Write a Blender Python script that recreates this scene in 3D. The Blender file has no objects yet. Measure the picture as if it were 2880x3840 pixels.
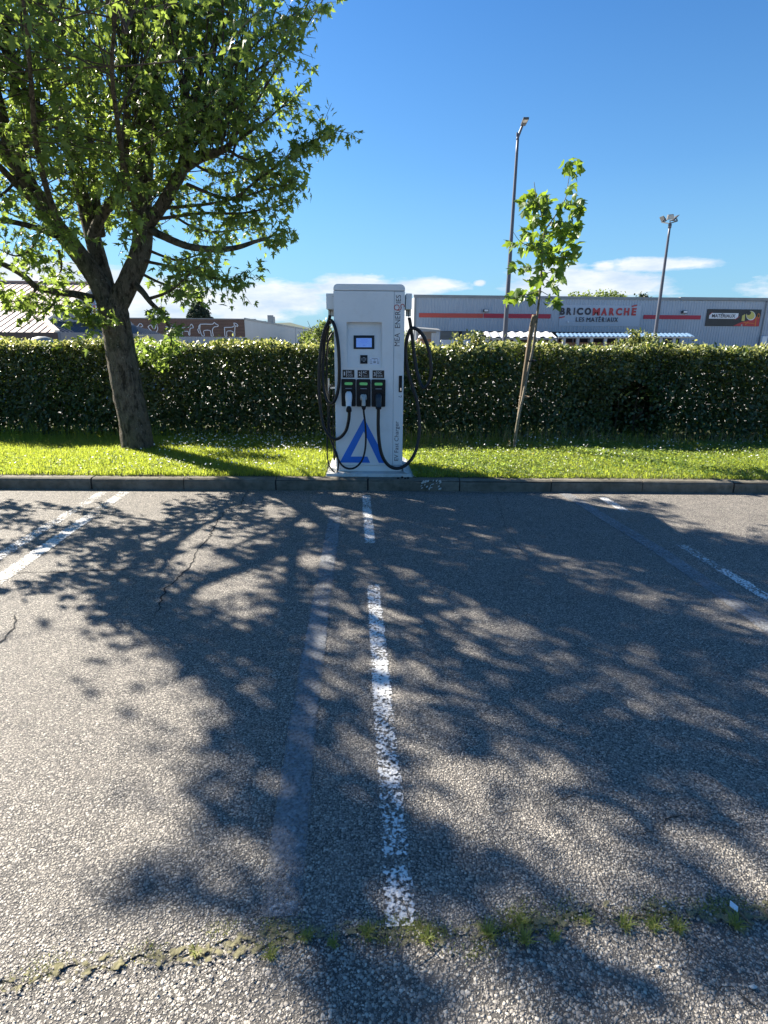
import bpy, bmesh, math, random
import numpy as np
from mathutils import Matrix, Vector
rnd = random.Random(7)
rng = np.random.default_rng(7)
R = math.radians
S = bpy.context.scene
COL = S.collection

# ------------------------------------------------------------------ camera
F_PX, EYE = 2177.0, 1.6                      # focal length in photo pixels (2880 x 3840), eye height
CAM_R = np.array([[0.99858373, 0.00831838, -0.05254853],
                  [-0.05272427, 0.28690791, -0.95650614],
                  [0.00712001, 0.95792205, 0.28694015]])
cam_d = bpy.data.cameras.new('camera'); cam = bpy.data.objects.new('camera', cam_d); COL.objects.link(cam)
cam_d.sensor_fit = 'VERTICAL'; cam_d.sensor_height = 36.0; cam_d.lens = F_PX / 3840 * 36.0
cam_d.clip_start = 0.05; cam_d.clip_end = 6000
m4 = Matrix.Identity(4)
for i in range(3):
    for j in range(3): m4[i][j] = CAM_R[i, j]
m4.translation = (0, 0, EYE)
cam.matrix_world = m4
S.camera = cam

# ------------------------------------------------------------------ light and sky
SUN_AZ, SUN_EL = -52.0, 36.0                 # degrees from +Y (clockwise), elevation
SUN_STRENGTH, SKY_STRENGTH, EXPOSURE = 5.0, 0.072, 1.78
sd = Vector((math.sin(R(SUN_AZ)) * math.cos(R(SUN_EL)), math.cos(R(SUN_AZ)) * math.cos(R(SUN_EL)), math.sin(R(SUN_EL))))
sl = bpy.data.lights.new('sun', 'SUN'); sl.energy = SUN_STRENGTH; sl.angle = R(0.55); sl.color = (1.0, 0.915, 0.79)
so = bpy.data.objects.new('sun', sl); COL.objects.link(so)
so.rotation_euler = (-sd).to_track_quat('-Z', 'Y').to_euler(); so.location = sd * 50
S.view_settings.view_transform = 'Standard'; S.view_settings.look = 'None'
S.view_settings.gamma = 1.0; S.view_settings.use_curve_mapping = False
S.view_settings.exposure = EXPOSURE

def unit(v):
    v = np.array(v, float); return v / np.linalg.norm(v)
def ray(px, py): return CAM_R @ np.array([px - 1440.0, 1920.0 - py, -F_PX])
def GP(px, py, z=0.0):                       # where a sight line meets the level z
    r = ray(px, py); return np.array([0, 0, EYE]) + r * ((z - EYE) / r[2])
def PY(px, py, Y):                           # where a sight line meets the upright plane at distance Y
    r = ray(px, py); return np.array([0, 0, EYE]) + r * (Y / r[1])

# node helpers
class NT:
    def __init__(s, tree): s.t = tree; s.n = tree.nodes; s.l = tree.links
    def add(s, typ, **kw):
        n = s.n.new(typ)
        for k, v in kw.items():
            if k.startswith('i_'):
                n.inputs[k[2:].replace('_', ' ')].default_value = v
            else: setattr(n, k, v)
        return n
    def link(s, a, b): s.l.new(a, b)
    def math(s, op, a, b=None, clamp=False):
        n = s.n.new('ShaderNodeMath'); n.operation = op; n.use_clamp = clamp
        for i, x in enumerate((a, b)):
            if x is None: continue
            if isinstance(x, (int, float)): n.inputs[i].default_value = x
            else: s.l.new(x, n.inputs[i])
        return n.outputs[0]
    def mix(s, fac, a, b, blend='MIX'):
        n = s.n.new('ShaderNodeMix'); n.data_type = 'RGBA'; n.blend_type = blend
        for sock, x in ((n.inputs[0], fac), (n.inputs[6], a), (n.inputs[7], b)):
            if isinstance(x, (int, float)): sock.default_value = x
            elif isinstance(x, (tuple, list)): sock.default_value = tuple(x) + ((1,) if len(x) == 3 else ())
            else: s.l.new(x, sock)
        return n.outputs[2]
    def ramp(s, fac, stops):
        n = s.n.new('ShaderNodeValToRGB'); cr = n.color_ramp
        while len(cr.elements) < len(stops): cr.elements.new(0.5)
        for e, (p, c) in zip(cr.elements, stops):
            e.position = p; e.color = (c, c, c, 1) if isinstance(c, (int, float)) else tuple(c) + (1,)
        s.l.new(fac, n.inputs[0]); return n.outputs[0]
    def noise(s, scale, detail=4, vec=None, rough=0.55):
        n = s.n.new('ShaderNodeTexNoise'); n.inputs['Scale'].default_value = scale
        n.inputs['Detail'].default_value = detail; n.inputs['Roughness'].default_value = rough
        if vec is not None: s.l.new(vec, n.inputs['Vector'])
        return n.outputs['Fac']

# world: Nishita sky with low clouds drifting along the horizon
W = bpy.data.worlds.new('World'); S.world = W; W.use_nodes = True
w = NT(W.node_tree); w.n.clear()
sky = w.add('ShaderNodeTexSky', sky_type='NISHITA', sun_disc=False)
sky.sun_elevation = R(SUN_EL); sky.sun_rotation = R(SUN_AZ % 360); sky.air_density = 1.0; sky.dust_density = 0.25; sky.ozone_density = 2.2; sky.altitude = 100
tc = w.add('ShaderNodeTexCoord'); sep = w.add('ShaderNodeSeparateXYZ'); w.link(tc.outputs['Generated'], sep.inputs[0])
dx, dy, dz = sep.outputs
az = w.math('ARCTAN2', dx, dy)               # radians from +Y, clockwise
el = w.math('ARCSINE', dz)
cmb = w.add('ShaderNodeCombineXYZ'); w.link(az, cmb.inputs[0]); w.link(w.math('MULTIPLY', el, 3.2), cmb.inputs[1])
nz = w.noise(5.5, 9, cmb.outputs[0], 0.60); nf = w.noise(17, 7, cmb.outputs[0], 0.62)
nn = w.math('ADD', w.math('MULTIPLY', w.math('SUBTRACT', nz, 0.5), 1.9), w.math('MULTIPLY', w.math('SUBTRACT', nf, 0.5), 1.5))
def blob(a0, e0, sa, se, gain):
    u = w.math('DIVIDE', w.math('SUBTRACT', az, a0), sa); v = w.math('DIVIDE', w.math('SUBTRACT', el, e0), se)
    q = w.math('SQRT', w.math('ADD', w.math('MULTIPLY', u, u), w.math('MULTIPLY', v, v)))
    return w.math('MULTIPLY', w.math('SUBTRACT', 1.0, q), gain)
def dir_of(px, py):
    r = unit(ray(px, py)); return math.atan2(r[0], r[1]), math.asin(r[2])
mask = None
for (px, py, wx, hy, g) in [(1000, 1115, 360, 75, 1.2), (640, 1130, 380, 90, 1.3), (1320, 1075, 200, 45, 1.2), (1600, 1075, 170, 36, 1.2), (1800, 1060, 26, 14, 1.2),
                            (2110, 1080, 250, 85, 1.3), (2290, 1070, 240, 50, 1.2), (2480, 992, 190, 26, 1.25), (2260, 1000, 60, 20, 0.9),
                            (150, 1040, 420, 60, 1.1), (-600, 1090, 420, 80, 1.1), (3300, 1050, 330, 60, 1.1), (4000, 1080, 360, 60, 1.1)]:
    a0, e0 = dir_of(px, py); b = blob(a0, e0, wx / F_PX, hy / F_PX, g)
    mask = b if mask is None else w.math('MAXIMUM', mask, b)
cl = w.math('ADD', mask, nn)
cov = w.ramp(cl, [(0.02, 0.0), (0.52, 1.0)])
haze_f = w.ramp(el, [(0.0, 1.0), (0.10, 0.45), (0.42, 0.0)])
skc = w.add('ShaderNodeHueSaturation'); skc.inputs['Saturation'].default_value = 1.22; w.link(sky.outputs[0], skc.inputs['Color'])
sky_t = w.mix(w.ramp(el, [(0.0, 0.85), (0.10, 0.55), (0.24, 0.16), (0.45, 0.0)]), w.mix(1.0, skc.outputs[0], (0.44, 0.60, 0.72), 'MULTIPLY'), (1.15, 2.35, 3.4))
sh = w.noise(9, 5, cmb.outputs[0], 0.6)
cloudc = w.mix(w.ramp(sh, [(0.35, 0.0), (0.65, 1.0)]), (2.8, 3.3, 4.0), (4.6, 4.6, 4.7))
col = w.mix(w.math('MULTIPLY', cov, 0.88), sky_t, cloudc)
bg = w.add('ShaderNodeBackground'); bg.inputs[1].default_value = SKY_STRENGTH; w.link(col, bg.inputs[0])
wo = w.add('ShaderNodeOutputWorld'); w.link(bg.outputs[0], wo.inputs[0])

# ------------------------------------------------------------------ materials
MATS = {}
def new_mat(name):
    m = bpy.data.materials.new(name); m.use_nodes = True
    t = NT(m.node_tree); t.n.clear()
    out = t.add('ShaderNodeOutputMaterial'); p = t.add('ShaderNodeBsdfPrincipled'); t.link(p.outputs[0], out.inputs[0])
    MATS[name] = m
    return m, t, p, out
def mat(name, c, rough=0.6, vary=0.0, vs=4.0, bump=0.0, bs=60.0, metal=0.0, spec=0.5, c2=None, emit=0.0, dirt=0.0, dirt_c=(0.08, 0.07, 0.055), coat=0.0):
    m, t, p, out = new_mat(name)
    g = t.add('ShaderNodeNewGeometry'); pos = g.outputs['Position']
    colr = None
    if vary or c2:
        n = t.noise(vs, 6, pos, 0.6)
        colr = t.mix(t.ramp(n, [(0.35, 0), (0.65, 1)]), c, c2 or tuple(x * (1 - vary) for x in c))
    if dirt:
        n2 = t.noise(vs * 2.7, 9, pos, 0.7)
        colr = t.mix(t.ramp(n2, [(0.56 - dirt * 0.12, 0.0), (0.72, min(1, dirt * 1.2))]), colr if colr else c, dirt_c)
    if colr: t.link(colr, p.inputs['Base Color'])
    else: p.inputs['Base Color'].default_value = tuple(c) + (1,)
    p.inputs['Roughness'].default_value = rough; p.inputs['Metallic'].default_value = metal
    p.inputs['Specular IOR Level'].default_value = spec; p.inputs['Coat Weight'].default_value = coat
    if bump:
        b = t.add('ShaderNodeBump'); b.inputs['Strength'].default_value = bump; b.inputs['Distance'].default_value = 0.4 / bs
        t.link(t.noise(bs, 5, pos), b.inputs['Height']); t.link(b.outputs[0], p.inputs['Normal'])
    if emit:
        p.inputs['Emission Color'].default_value = tuple(c) + (1,); p.inputs['Emission Strength'].default_value = emit
    return m
def leaf_mat(name, c_dark, c_light, trans, rough=0.45, tw=0.45, spec=0.5, patch=None):
    m, t, p, out = new_mat(name)
    a = t.add('ShaderNodeAttribute', attribute_name='rnd'); oi = t.add('ShaderNodeObjectInfo')
    f = t.math('FRACT', t.math('ADD', a.outputs['Fac'], oi.outputs['Random']))
    cc = t.mix(f, c_dark, c_light)
    if patch:
        g = t.add('ShaderNodeNewGeometry'); cc = t.mix(t.ramp(t.noise(patch[0], 5, g.outputs['Position'], 0.65), [(0.42, 0.0), (0.62, 0.75)]), cc, patch[1])
    t.link(cc, p.inputs['Base Color']); p.inputs['Roughness'].default_value = rough
    p.inputs['Specular IOR Level'].default_value = spec
    tr = t.add('ShaderNodeBsdfTranslucent')
    t.link(t.mix(f, tuple(x * 0.75 for x in trans), tuple(min(1, x * 1.2) for x in trans)), tr.inputs[0])
    ms = t.add('ShaderNodeMixShader'); ms.inputs[0].default_value = tw
    t.link(p.outputs[0], ms.inputs[1]); t.link(tr.outputs[0], ms.inputs[2]); t.link(ms.outputs[0], out.inputs[0])
    return m

def asphalt(name, scale, tone=1.0, fine=1.0, warm=0.0):
    """exposed aggregate: pale chippings in dark binder, its tone also standing for shade between stones, with patches of wear"""
    m, t, p, out = new_mat(name)
    g = t.add('ShaderNodeNewGeometry'); pos = g.outputs['Position']
    warp = t.add('ShaderNodeTexNoise'); warp.inputs['Scale'].default_value = scale * 0.9; t.link(pos, warp.inputs['Vector'])
    vm = t.add('ShaderNodeVectorMath', operation='MULTIPLY_ADD'); t.link(warp.outputs['Color'], vm.inputs[0]); vm.inputs[1].default_value = (0.9 / scale,) * 3; t.link(pos, vm.inputs[2])
    c = None; hgt = None; T3 = lambda r, g_, b_: (r * tone * 1.05, g_ * tone, b_ * tone * 0.93)
    base = t.mix(t.noise(scale * 1.6, 4, pos, 0.7), T3(.007, .007, .007), T3(.042, .041, .040))  # binder colour, deepened to paint in the shade between chippings
    for sc, rmin, rmax, wt in ((scale * 1.8, 0.30, 0.62, 0.5), (scale, 0.36, 0.78, 1.0)):
        v = t.add('ShaderNodeTexVoronoi'); v.inputs['Scale'].default_value = sc; t.link(vm.outputs[0], v.inputs['Vector'])
        sc_ = t.add('ShaderNodeSeparateColor'); t.link(v.outputs['Color'], sc_.inputs[0])
        rr = t.math('ADD', t.math('MULTIPLY', sc_.outputs[2], rmax - rmin), rmin)
        q = t.math('DIVIDE', v.outputs['Distance'], rr)
        k = t.ramp(q, [(0.80, 1.0), (1.0, 0.0)])
        stone = t.ramp(sc_.outputs[0], [(0.0, T3(.060, .060, .061)), (0.45, T3(.145, .14, .133)), (0.8, T3(.21, .202, .187)), (1.0, T3(.31, .30, .275))])
        base = t.mix(k, base, stone)
        dome = t.math('MULTIPLY', t.math('MULTIPLY', t.ramp(q, [(0.0, 1.0), (0.45, 0.88), (0.8, 0.5), (1.0, 0.0)]), t.math('ADD', t.math('MULTIPLY', sc_.outputs[1], 0.9), 0.35)), wt)
        hgt = dome if hgt is None else t.math('MAXIMUM', hgt, dome)
    big = t.noise(0.9, 7, pos, 0.62)
    c = t.mix(t.ramp(big, [(0.32, 0.0), (0.7, 0.22)]), base, T3(.055, .055, .055))
    st = t.noise(1.9, 9, pos, 0.72); c = t.mix(t.ramp(st, [(0.56, 0.0), (0.70, 0.42)]), c, T3(.040, .039, .038))
    med = t.noise(6.0, 8, pos, 0.7)
    c = t.mix(t.ramp(med, [(0.35, 0.18), (0.55, 0.0)]), c, T3(.19, .18, .165))
    t.link(c, p.inputs['Base Color']); p.inputs['Roughness'].default_value = 0.72; p.inputs['Specular IOR Level'].default_value = 0.4
    hgt = t.math('ADD', hgt, t.math('MULTIPLY', t.noise(scale * 2.5, 3, pos), 0.25))
    b = t.add('ShaderNodeBump'); b.inputs['Strength'].default_value = 1.0; b.inputs['Distance'].default_value = 0.85 * fine / scale
    t.link(hgt, b.inputs['Height']); t.link(b.outputs[0], p.inputs['Normal'])
    return m

def paint(name, c, worn, scale=95.0, rough=0.55, soft=0.12, bend=1.0):
    """road paint that has chipped off the tops of the chippings; bare spots are open"""
    m, t, p, out = new_mat(name)
    g = t.add('ShaderNodeNewGeometry'); pos = g.outputs['Position']
    v = t.add('ShaderNodeTexVoronoi'); v.inputs['Scale'].default_value = scale; t.link(pos, v.inputs['Vector'])
    n = t.noise(scale * 0.75, 5, pos, 0.6); n2 = t.noise(3.2, 6, pos, 0.7)
    a = t.add('ShaderNodeAttribute', attribute_name='wear')
    s = t.math('ADD', t.math('MULTIPLY', n, 1.0), t.math('MULTIPLY', t.math('SUBTRACT', n2, 0.5), 0.55))
    s = t.math('SUBTRACT', s, t.math('MULTIPLY', a.outputs['Fac'], bend))
    k = t.ramp(s, [(worn - soft * 0.5, 0.0), (worn + soft * 0.5, 1.0)])
    cc = t.mix(t.ramp(t.noise(40, 5, pos, 0.7), [(0.35, 0.0), (0.7, 1.0)]), tuple(x * 0.72 for x in c), c)
    t.link(cc, p.inputs['Base Color']); p.inputs['Roughness'].default_value = rough
    b = t.add('ShaderNodeBump'); b.inputs['Strength'].default_value = 0.8; b.inputs['Distance'].default_value = 0.35 / scale
    t.link(t.math('MULTIPLY', v.outputs['Distance'], -1.0), b.inputs['Height']); t.link(b.outputs[0], p.inputs['Normal'])
    tr = t.add('ShaderNodeBsdfTransparent'); ms = t.add('ShaderNodeMixShader')
    t.link(k, ms.inputs[0]); t.link(tr.outputs[0], ms.inputs[1]); t.link(p.outputs[0], ms.inputs[2]); t.link(ms.outputs[0], out.inputs[0])
    return m

M_asph = asphalt('parking_asphalt', 122.0, 1.8)
M_drive = asphalt('driveway_asphalt', 112.0, 1.95, 1.1)
M_white_paint = paint('worn_white_paint', (0.80, 0.80, 0.78), 0.452)
M_ghost = paint('faded_grey_blue_paint', (0.27, 0.28, 0.29), 0.40, rough=0.75, soft=0.45)
M_ghost2 = paint('old_white_under_grey', (0.46, 0.48, 0.49), 0.62, rough=0.6, soft=0.22)
M_soil = mat('verge_soil', (0.085, 0.075, 0.04), 0.95, vs=3, c2=(0.05, 0.075, 0.018), bump=0.6, bs=40)
M_lot = mat('retail_lot_ground', (0.30, 0.29, 0.27), 0.9, vary=0.3, vs=0.6, bump=0.3, bs=20)
M_kerb = mat('kerb_concrete', (0.17, 0.152, 0.12), 0.88, vs=5, c2=(0.085, 0.076, 0.056), bump=0.8, bs=90, dirt=0.7, dirt_c=(0.05, 0.052, 0.038))
M_crack = mat('crack_dark', (0.012, 0.012, 0.012), 0.95)
M_moss0 = mat('moss_dirt', (0.12, 0.10, 0.07), 0.95, vs=30, c2=(0.09, 0.11, 0.03), bump=1.0, bs=160, dirt=0.6, dirt_c=(0.22, 0.21, 0.18))
M_moss = paint('moss_in_joint', (0.20, 0.185, 0.10), 0.55, scale=60, rough=0.95, soft=0.10)
M_grass = leaf_mat('grass_blade', (0.06, 0.12, 0.015), (0.17, 0.23, 0.04), (0.58, 0.68, 0.08), 0.5, 0.50, patch=(2.2, (0.15, 0.16, 0.05)))
M_seam = leaf_mat('joint_grass', (0.10, 0.16, 0.025), (0.26, 0.27, 0.07), (0.55, 0.58, 0.10), 0.6, 0.40)
M_clover = leaf_mat('clover_leaf', (0.06, 0.12, 0.02), (0.15, 0.23, 0.06), (0.42, 0.56, 0.10), 0.45, 0.45, patch=(3.0, (0.19, 0.19, 0.08)))
M_dry = leaf_mat('dry_stalk', (0.30, 0.24, 0.12), (0.46, 0.38, 0.22), (0.5, 0.4, 0.2), 0.7, 0.3)
M_daisy = mat('daisy_petal', (0.82, 0.82, 0.80), 0.6)
M_dand = mat('dandelion_yellow', (0.75, 0.55, 0.03), 0.6)
M_hedge = leaf_mat('hedge_leaf', (0.016, 0.036, 0.013), (0.052, 0.088, 0.030), (0.20, 0.30, 0.03), 0.36, 0.14, 0.45, patch=(1.1, (0.055, 0.070, 0.028)))
M_suntint = leaf_mat('sun_tinted_hedge_leaf', (0.10, 0.14, 0.03), (0.36, 0.35, 0.16), (0.60, 0.62, 0.18), 0.27, 0.32, 0.8)  # paler leaf colour stands in for sunlight along the hedge top
M_stem = mat('hedge_stem', (0.07, 0.055, 0.04), 0.9, vary=0.4, vs=20)
M_maple = leaf_mat('maple_leaf', (0.045, 0.09, 0.025), (0.11, 0.165, 0.045), (0.36, 0.50, 0.08), 0.42, 0.42)
M_sapl = leaf_mat('sapling_leaf', (0.04, 0.09, 0.020), (0.10, 0.17, 0.035), (0.30, 0.44, 0.04), 0.42, 0.38)
M_twig = mat('twig_bark', (0.075, 0.055, 0.04), 0.85, vary=0.4, vs=14)

def bark(name, c1, c2, sc, bd):
    m, t, p, out = new_mat(name)
    g = t.add('ShaderNodeNewGeometry'); mp = t.add('ShaderNodeMapping'); mp.inputs['Scale'].default_value = (1, 1, 0.38); t.link(g.outputs['Position'], mp.inputs[0])
    n = t.noise(sc * 2.2, 10, mp.outputs[0], 0.75); n1 = t.noise(sc * 0.8, 6, mp.outputs[0], 0.65); n2 = t.noise(3.0, 6, g.outputs['Position'], 0.7); n3 = t.noise(42, 3, g.outputs['Position'])
    c = t.mix(t.ramp(n, [(0.32, 0), (0.68, 1)]), c1, c2)
    c = t.mix(t.ramp(n1, [(0.36, 0.85), (0.50, 0.0)]), c, tuple(x * .30 for x in c1))
    c = t.mix(t.ramp(n2, [(0.46, 0.0), (0.66, 0.5)]), c, (0.085, 0.095, 0.055))
    c = t.mix(t.ramp(n3, [(0.66, 0.0), (0.70, 0.7)]), c, (0.38, 0.37, 0.32))
    t.link(c, p.inputs['Base Color']); p.inputs['Roughness'].default_value = 0.92; p.inputs['Specular IOR Level'].default_value = 0.25
    h = t.math('ADD', t.ramp(n1, [(0.3, 0), (0.5, 1)]), t.math('MULTIPLY', n, 1.3))
    b = t.add('ShaderNodeBump'); b.inputs['Strength'].default_value = 1.0; b.inputs['Distance'].default_value = bd
    t.link(h, b.inputs['Height']); t.link(b.outputs[0], p.inputs['Normal'])
    return m
M_bark = bark('maple_bark', (0.085, 0.070, 0.052), (0.22, 0.19, 0.15), 26, 0.030)
M_barky = bark('sapling_bark', (0.19, 0.165, 0.13), (0.27, 0.24, 0.19), 60, 0.003)
def wood(name, c1, c2):
    m, t, p, out = new_mat(name)
    g = t.add('ShaderNodeNewGeometry'); mp = t.add('ShaderNodeMapping'); mp.inputs['Scale'].default_value = (1, 1, 0.06); t.link(g.outputs['Position'], mp.inputs[0])
    n = t.noise(70, 6, mp.outputs[0], 0.7)
    t.link(t.mix(t.ramp(n, [(0.35, 0), (0.65, 1)]), c1, c2), p.inputs['Base Color']); p.inputs['Roughness'].default_value = 0.85
    b = t.add('ShaderNodeBump'); b.inputs['Strength'].default_value = 0.7; b.inputs['Distance'].default_value = 0.004; t.link(n, b.inputs['Height']); t.link(b.outputs[0], p.inputs['Normal'])
    return m
M_stake = wood('weathered_stake_wood', (0.10, 0.072, 0.045), (0.20, 0.15, 0.10))

M_cw = mat('charger_white_paint', (0.70, 0.71, 0.71), 0.42, vary=0.06, vs=3, bump=0.10, bs=420, dirt=0.25, dirt_c=(0.50, 0.48, 0.44))
M_cgrey = mat('charger_grey_trim', (0.45, 0.46, 0.46), 0.5, vary=0.1)
M_plinth = mat('painted_concrete_pad', (0.60, 0.61, 0.60), 0.8, vs=6, c2=(0.44, 0.44, 0.42), bump=0.7, bs=45, dirt=0.35, dirt_c=(0.22, 0.20, 0.17))
M_black = mat('black_plastic', (0.005, 0.005, 0.007), 0.5, spec=0.3)
M_blackg = mat('black_gloss_panel', (0.005, 0.005, 0.008), 0.3, spec=0.35)
M_recess = mat('socket_recess_black', (0.004, 0.004, 0.006), 0.6)
M_cable = mat('black_cable_rubber', (0.007, 0.007, 0.009), 0.42, spec=0.4, vary=0.3, vs=25, bump=0.2, bs=200)
M_plugw = mat('white_plug_plastic', (0.68, 0.71, 0.76), 0.35, vary=0.08, vs=30)
M_plugg = mat('grey_plug_plastic', (0.42, 0.43, 0.41), 0.45, vary=0.12, vs=30)
M_plugd = mat('dark_plug_plastic', (0.022, 0.030, 0.040), 0.4)
M_blue = mat('logo_blue_vinyl', (0.003, 0.15, 0.60), 0.4, vary=0.08, vs=9)
M_ink = mat('dark_lettering', (0.022, 0.020, 0.035), 0.5)
M_red = mat('red_lettering', (0.42, 0.035, 0.04), 0.5)
M_whitei = mat('white_lettering', (0.62, 0.62, 0.62), 0.5)
M_greyi = mat('grey_lettering', (0.30, 0.31, 0.33), 0.5)
M_screen = mat('display_screen', (0.11, 0.22, 0.55), 0.2, vary=0.12, vs=40, emit=0.16)
M_screen_ink = mat('display_text', (0.06, 0.13, 0.42), 0.3, emit=0.2)
M_green = mat('green_status_light', (0.07, 0.30, 0.10), 0.35, emit=0.10)
M_chrome = mat('chrome_lever', (0.75, 0.75, 0.75), 0.18, metal=1.0)
M_steel = mat('bare_steel', (0.45, 0.44, 0.42), 0.4, metal=0.8, vary=0.3, vs=30)
M_sticker = mat('notice_sticker', (0.66, 0.68, 0.76), 0.5)
M_galv = mat('galvanised_pole', (0.085, 0.095, 0.125), 0.5, metal=0.2, vary=0.25, vs=1.2)
M_darkhead = mat('lamp_housing_dark', (0.05, 0.055, 0.06), 0.5)
M_lens = mat('lamp_lens', (0.42, 0.42, 0.38), 0.25)
M_clad = mat('blue_grey_cladding', (0.33, 0.39, 0.46), 0.42, vary=0.10, vs=0.35, spec=0.6)
M_clad2 = mat('pale_grey_cladding', (0.36, 0.38, 0.40), 0.5, vary=0.08, vs=0.4)
M_trim = mat('grey_metal_flashing', (0.22, 0.24, 0.25), 0.5, vary=0.15, vs=1)
M_stripe = mat('facade_red_stripe', (0.36, 0.012, 0.04), 0.5, vary=0.05, vs=0.3)
M_stripe2 = mat('facade_faded_stripe', (0.50, 0.075, 0.055), 0.55, vary=0.06, vs=0.3)
M_banner = mat('banner_black', (0.014, 0.014, 0.020), 0.35, vary=0.3, vs=0.8)
M_yellow = mat('mixer_yellow', (0.50, 0.45, 0.12), 0.5)
M_orange = mat('mixer_orange', (0.55, 0.16, 0.03), 0.5)
M_canopy = mat('white_corrugated_sheet', (0.70, 0.70, 0.68), 0.35, vary=0.08, vs=1.0, spec=0.7)
M_canopyb = mat('blue_corrugated_sheet', (0.14, 0.24, 0.38), 0.4, vary=0.1, vs=1.0)
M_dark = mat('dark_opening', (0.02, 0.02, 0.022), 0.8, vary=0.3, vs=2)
M_brown = mat('brown_cladding', (0.105, 0.058, 0.042), 0.6, vary=0.12, vs=0.5)
M_tan = mat('tan_ribbed_metal_roof', (0.50, 0.40, 0.33), 0.42, vary=0.08, vs=0.5, spec=0.7)
M_rib = mat('brown_roof_rib', (0.34, 0.23, 0.19), 0.45)
M_cream = mat('cream_verge_trim', (0.74, 0.66, 0.56), 0.45)
M_slate = mat('slate_blue_metal', (0.11, 0.13, 0.165), 0.45, vary=0.1, vs=1)
M_gable = mat('grey_gable_panel', (0.28, 0.30, 0.33), 0.55, vary=0.1, vs=0.6)
M_signw = mat('sign_white', (0.66, 0.69, 0.72), 0.4)
M_signb = mat('sign_blue_script', (0.12, 0.28, 0.42), 0.5)
M_wood2 = mat('pallet_wood', (0.36, 0.20, 0.11), 0.8, vary=0.3, vs=4)
M_conifer = leaf_mat('conifer_needles', (0.022, 0.04, 0.025), (0.05, 0.075, 0.045), (0.06, 0.10, 0.04), 0.6, 0.15)
M_fartree = leaf_mat('far_tree_leaf', (0.045, 0.085, 0.02), (0.12, 0.17, 0.045), (0.28, 0.36, 0.07), 0.5, 0.35)
M_hill = mat('wooded_hill', (0.05, 0.075, 0.045), 0.95, vary=0.4, vs=0.03)
M_bits = mat('pale_debris', (0.55, 0.55, 0.52), 0.8, vary=0.3, vs=40)

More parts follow.
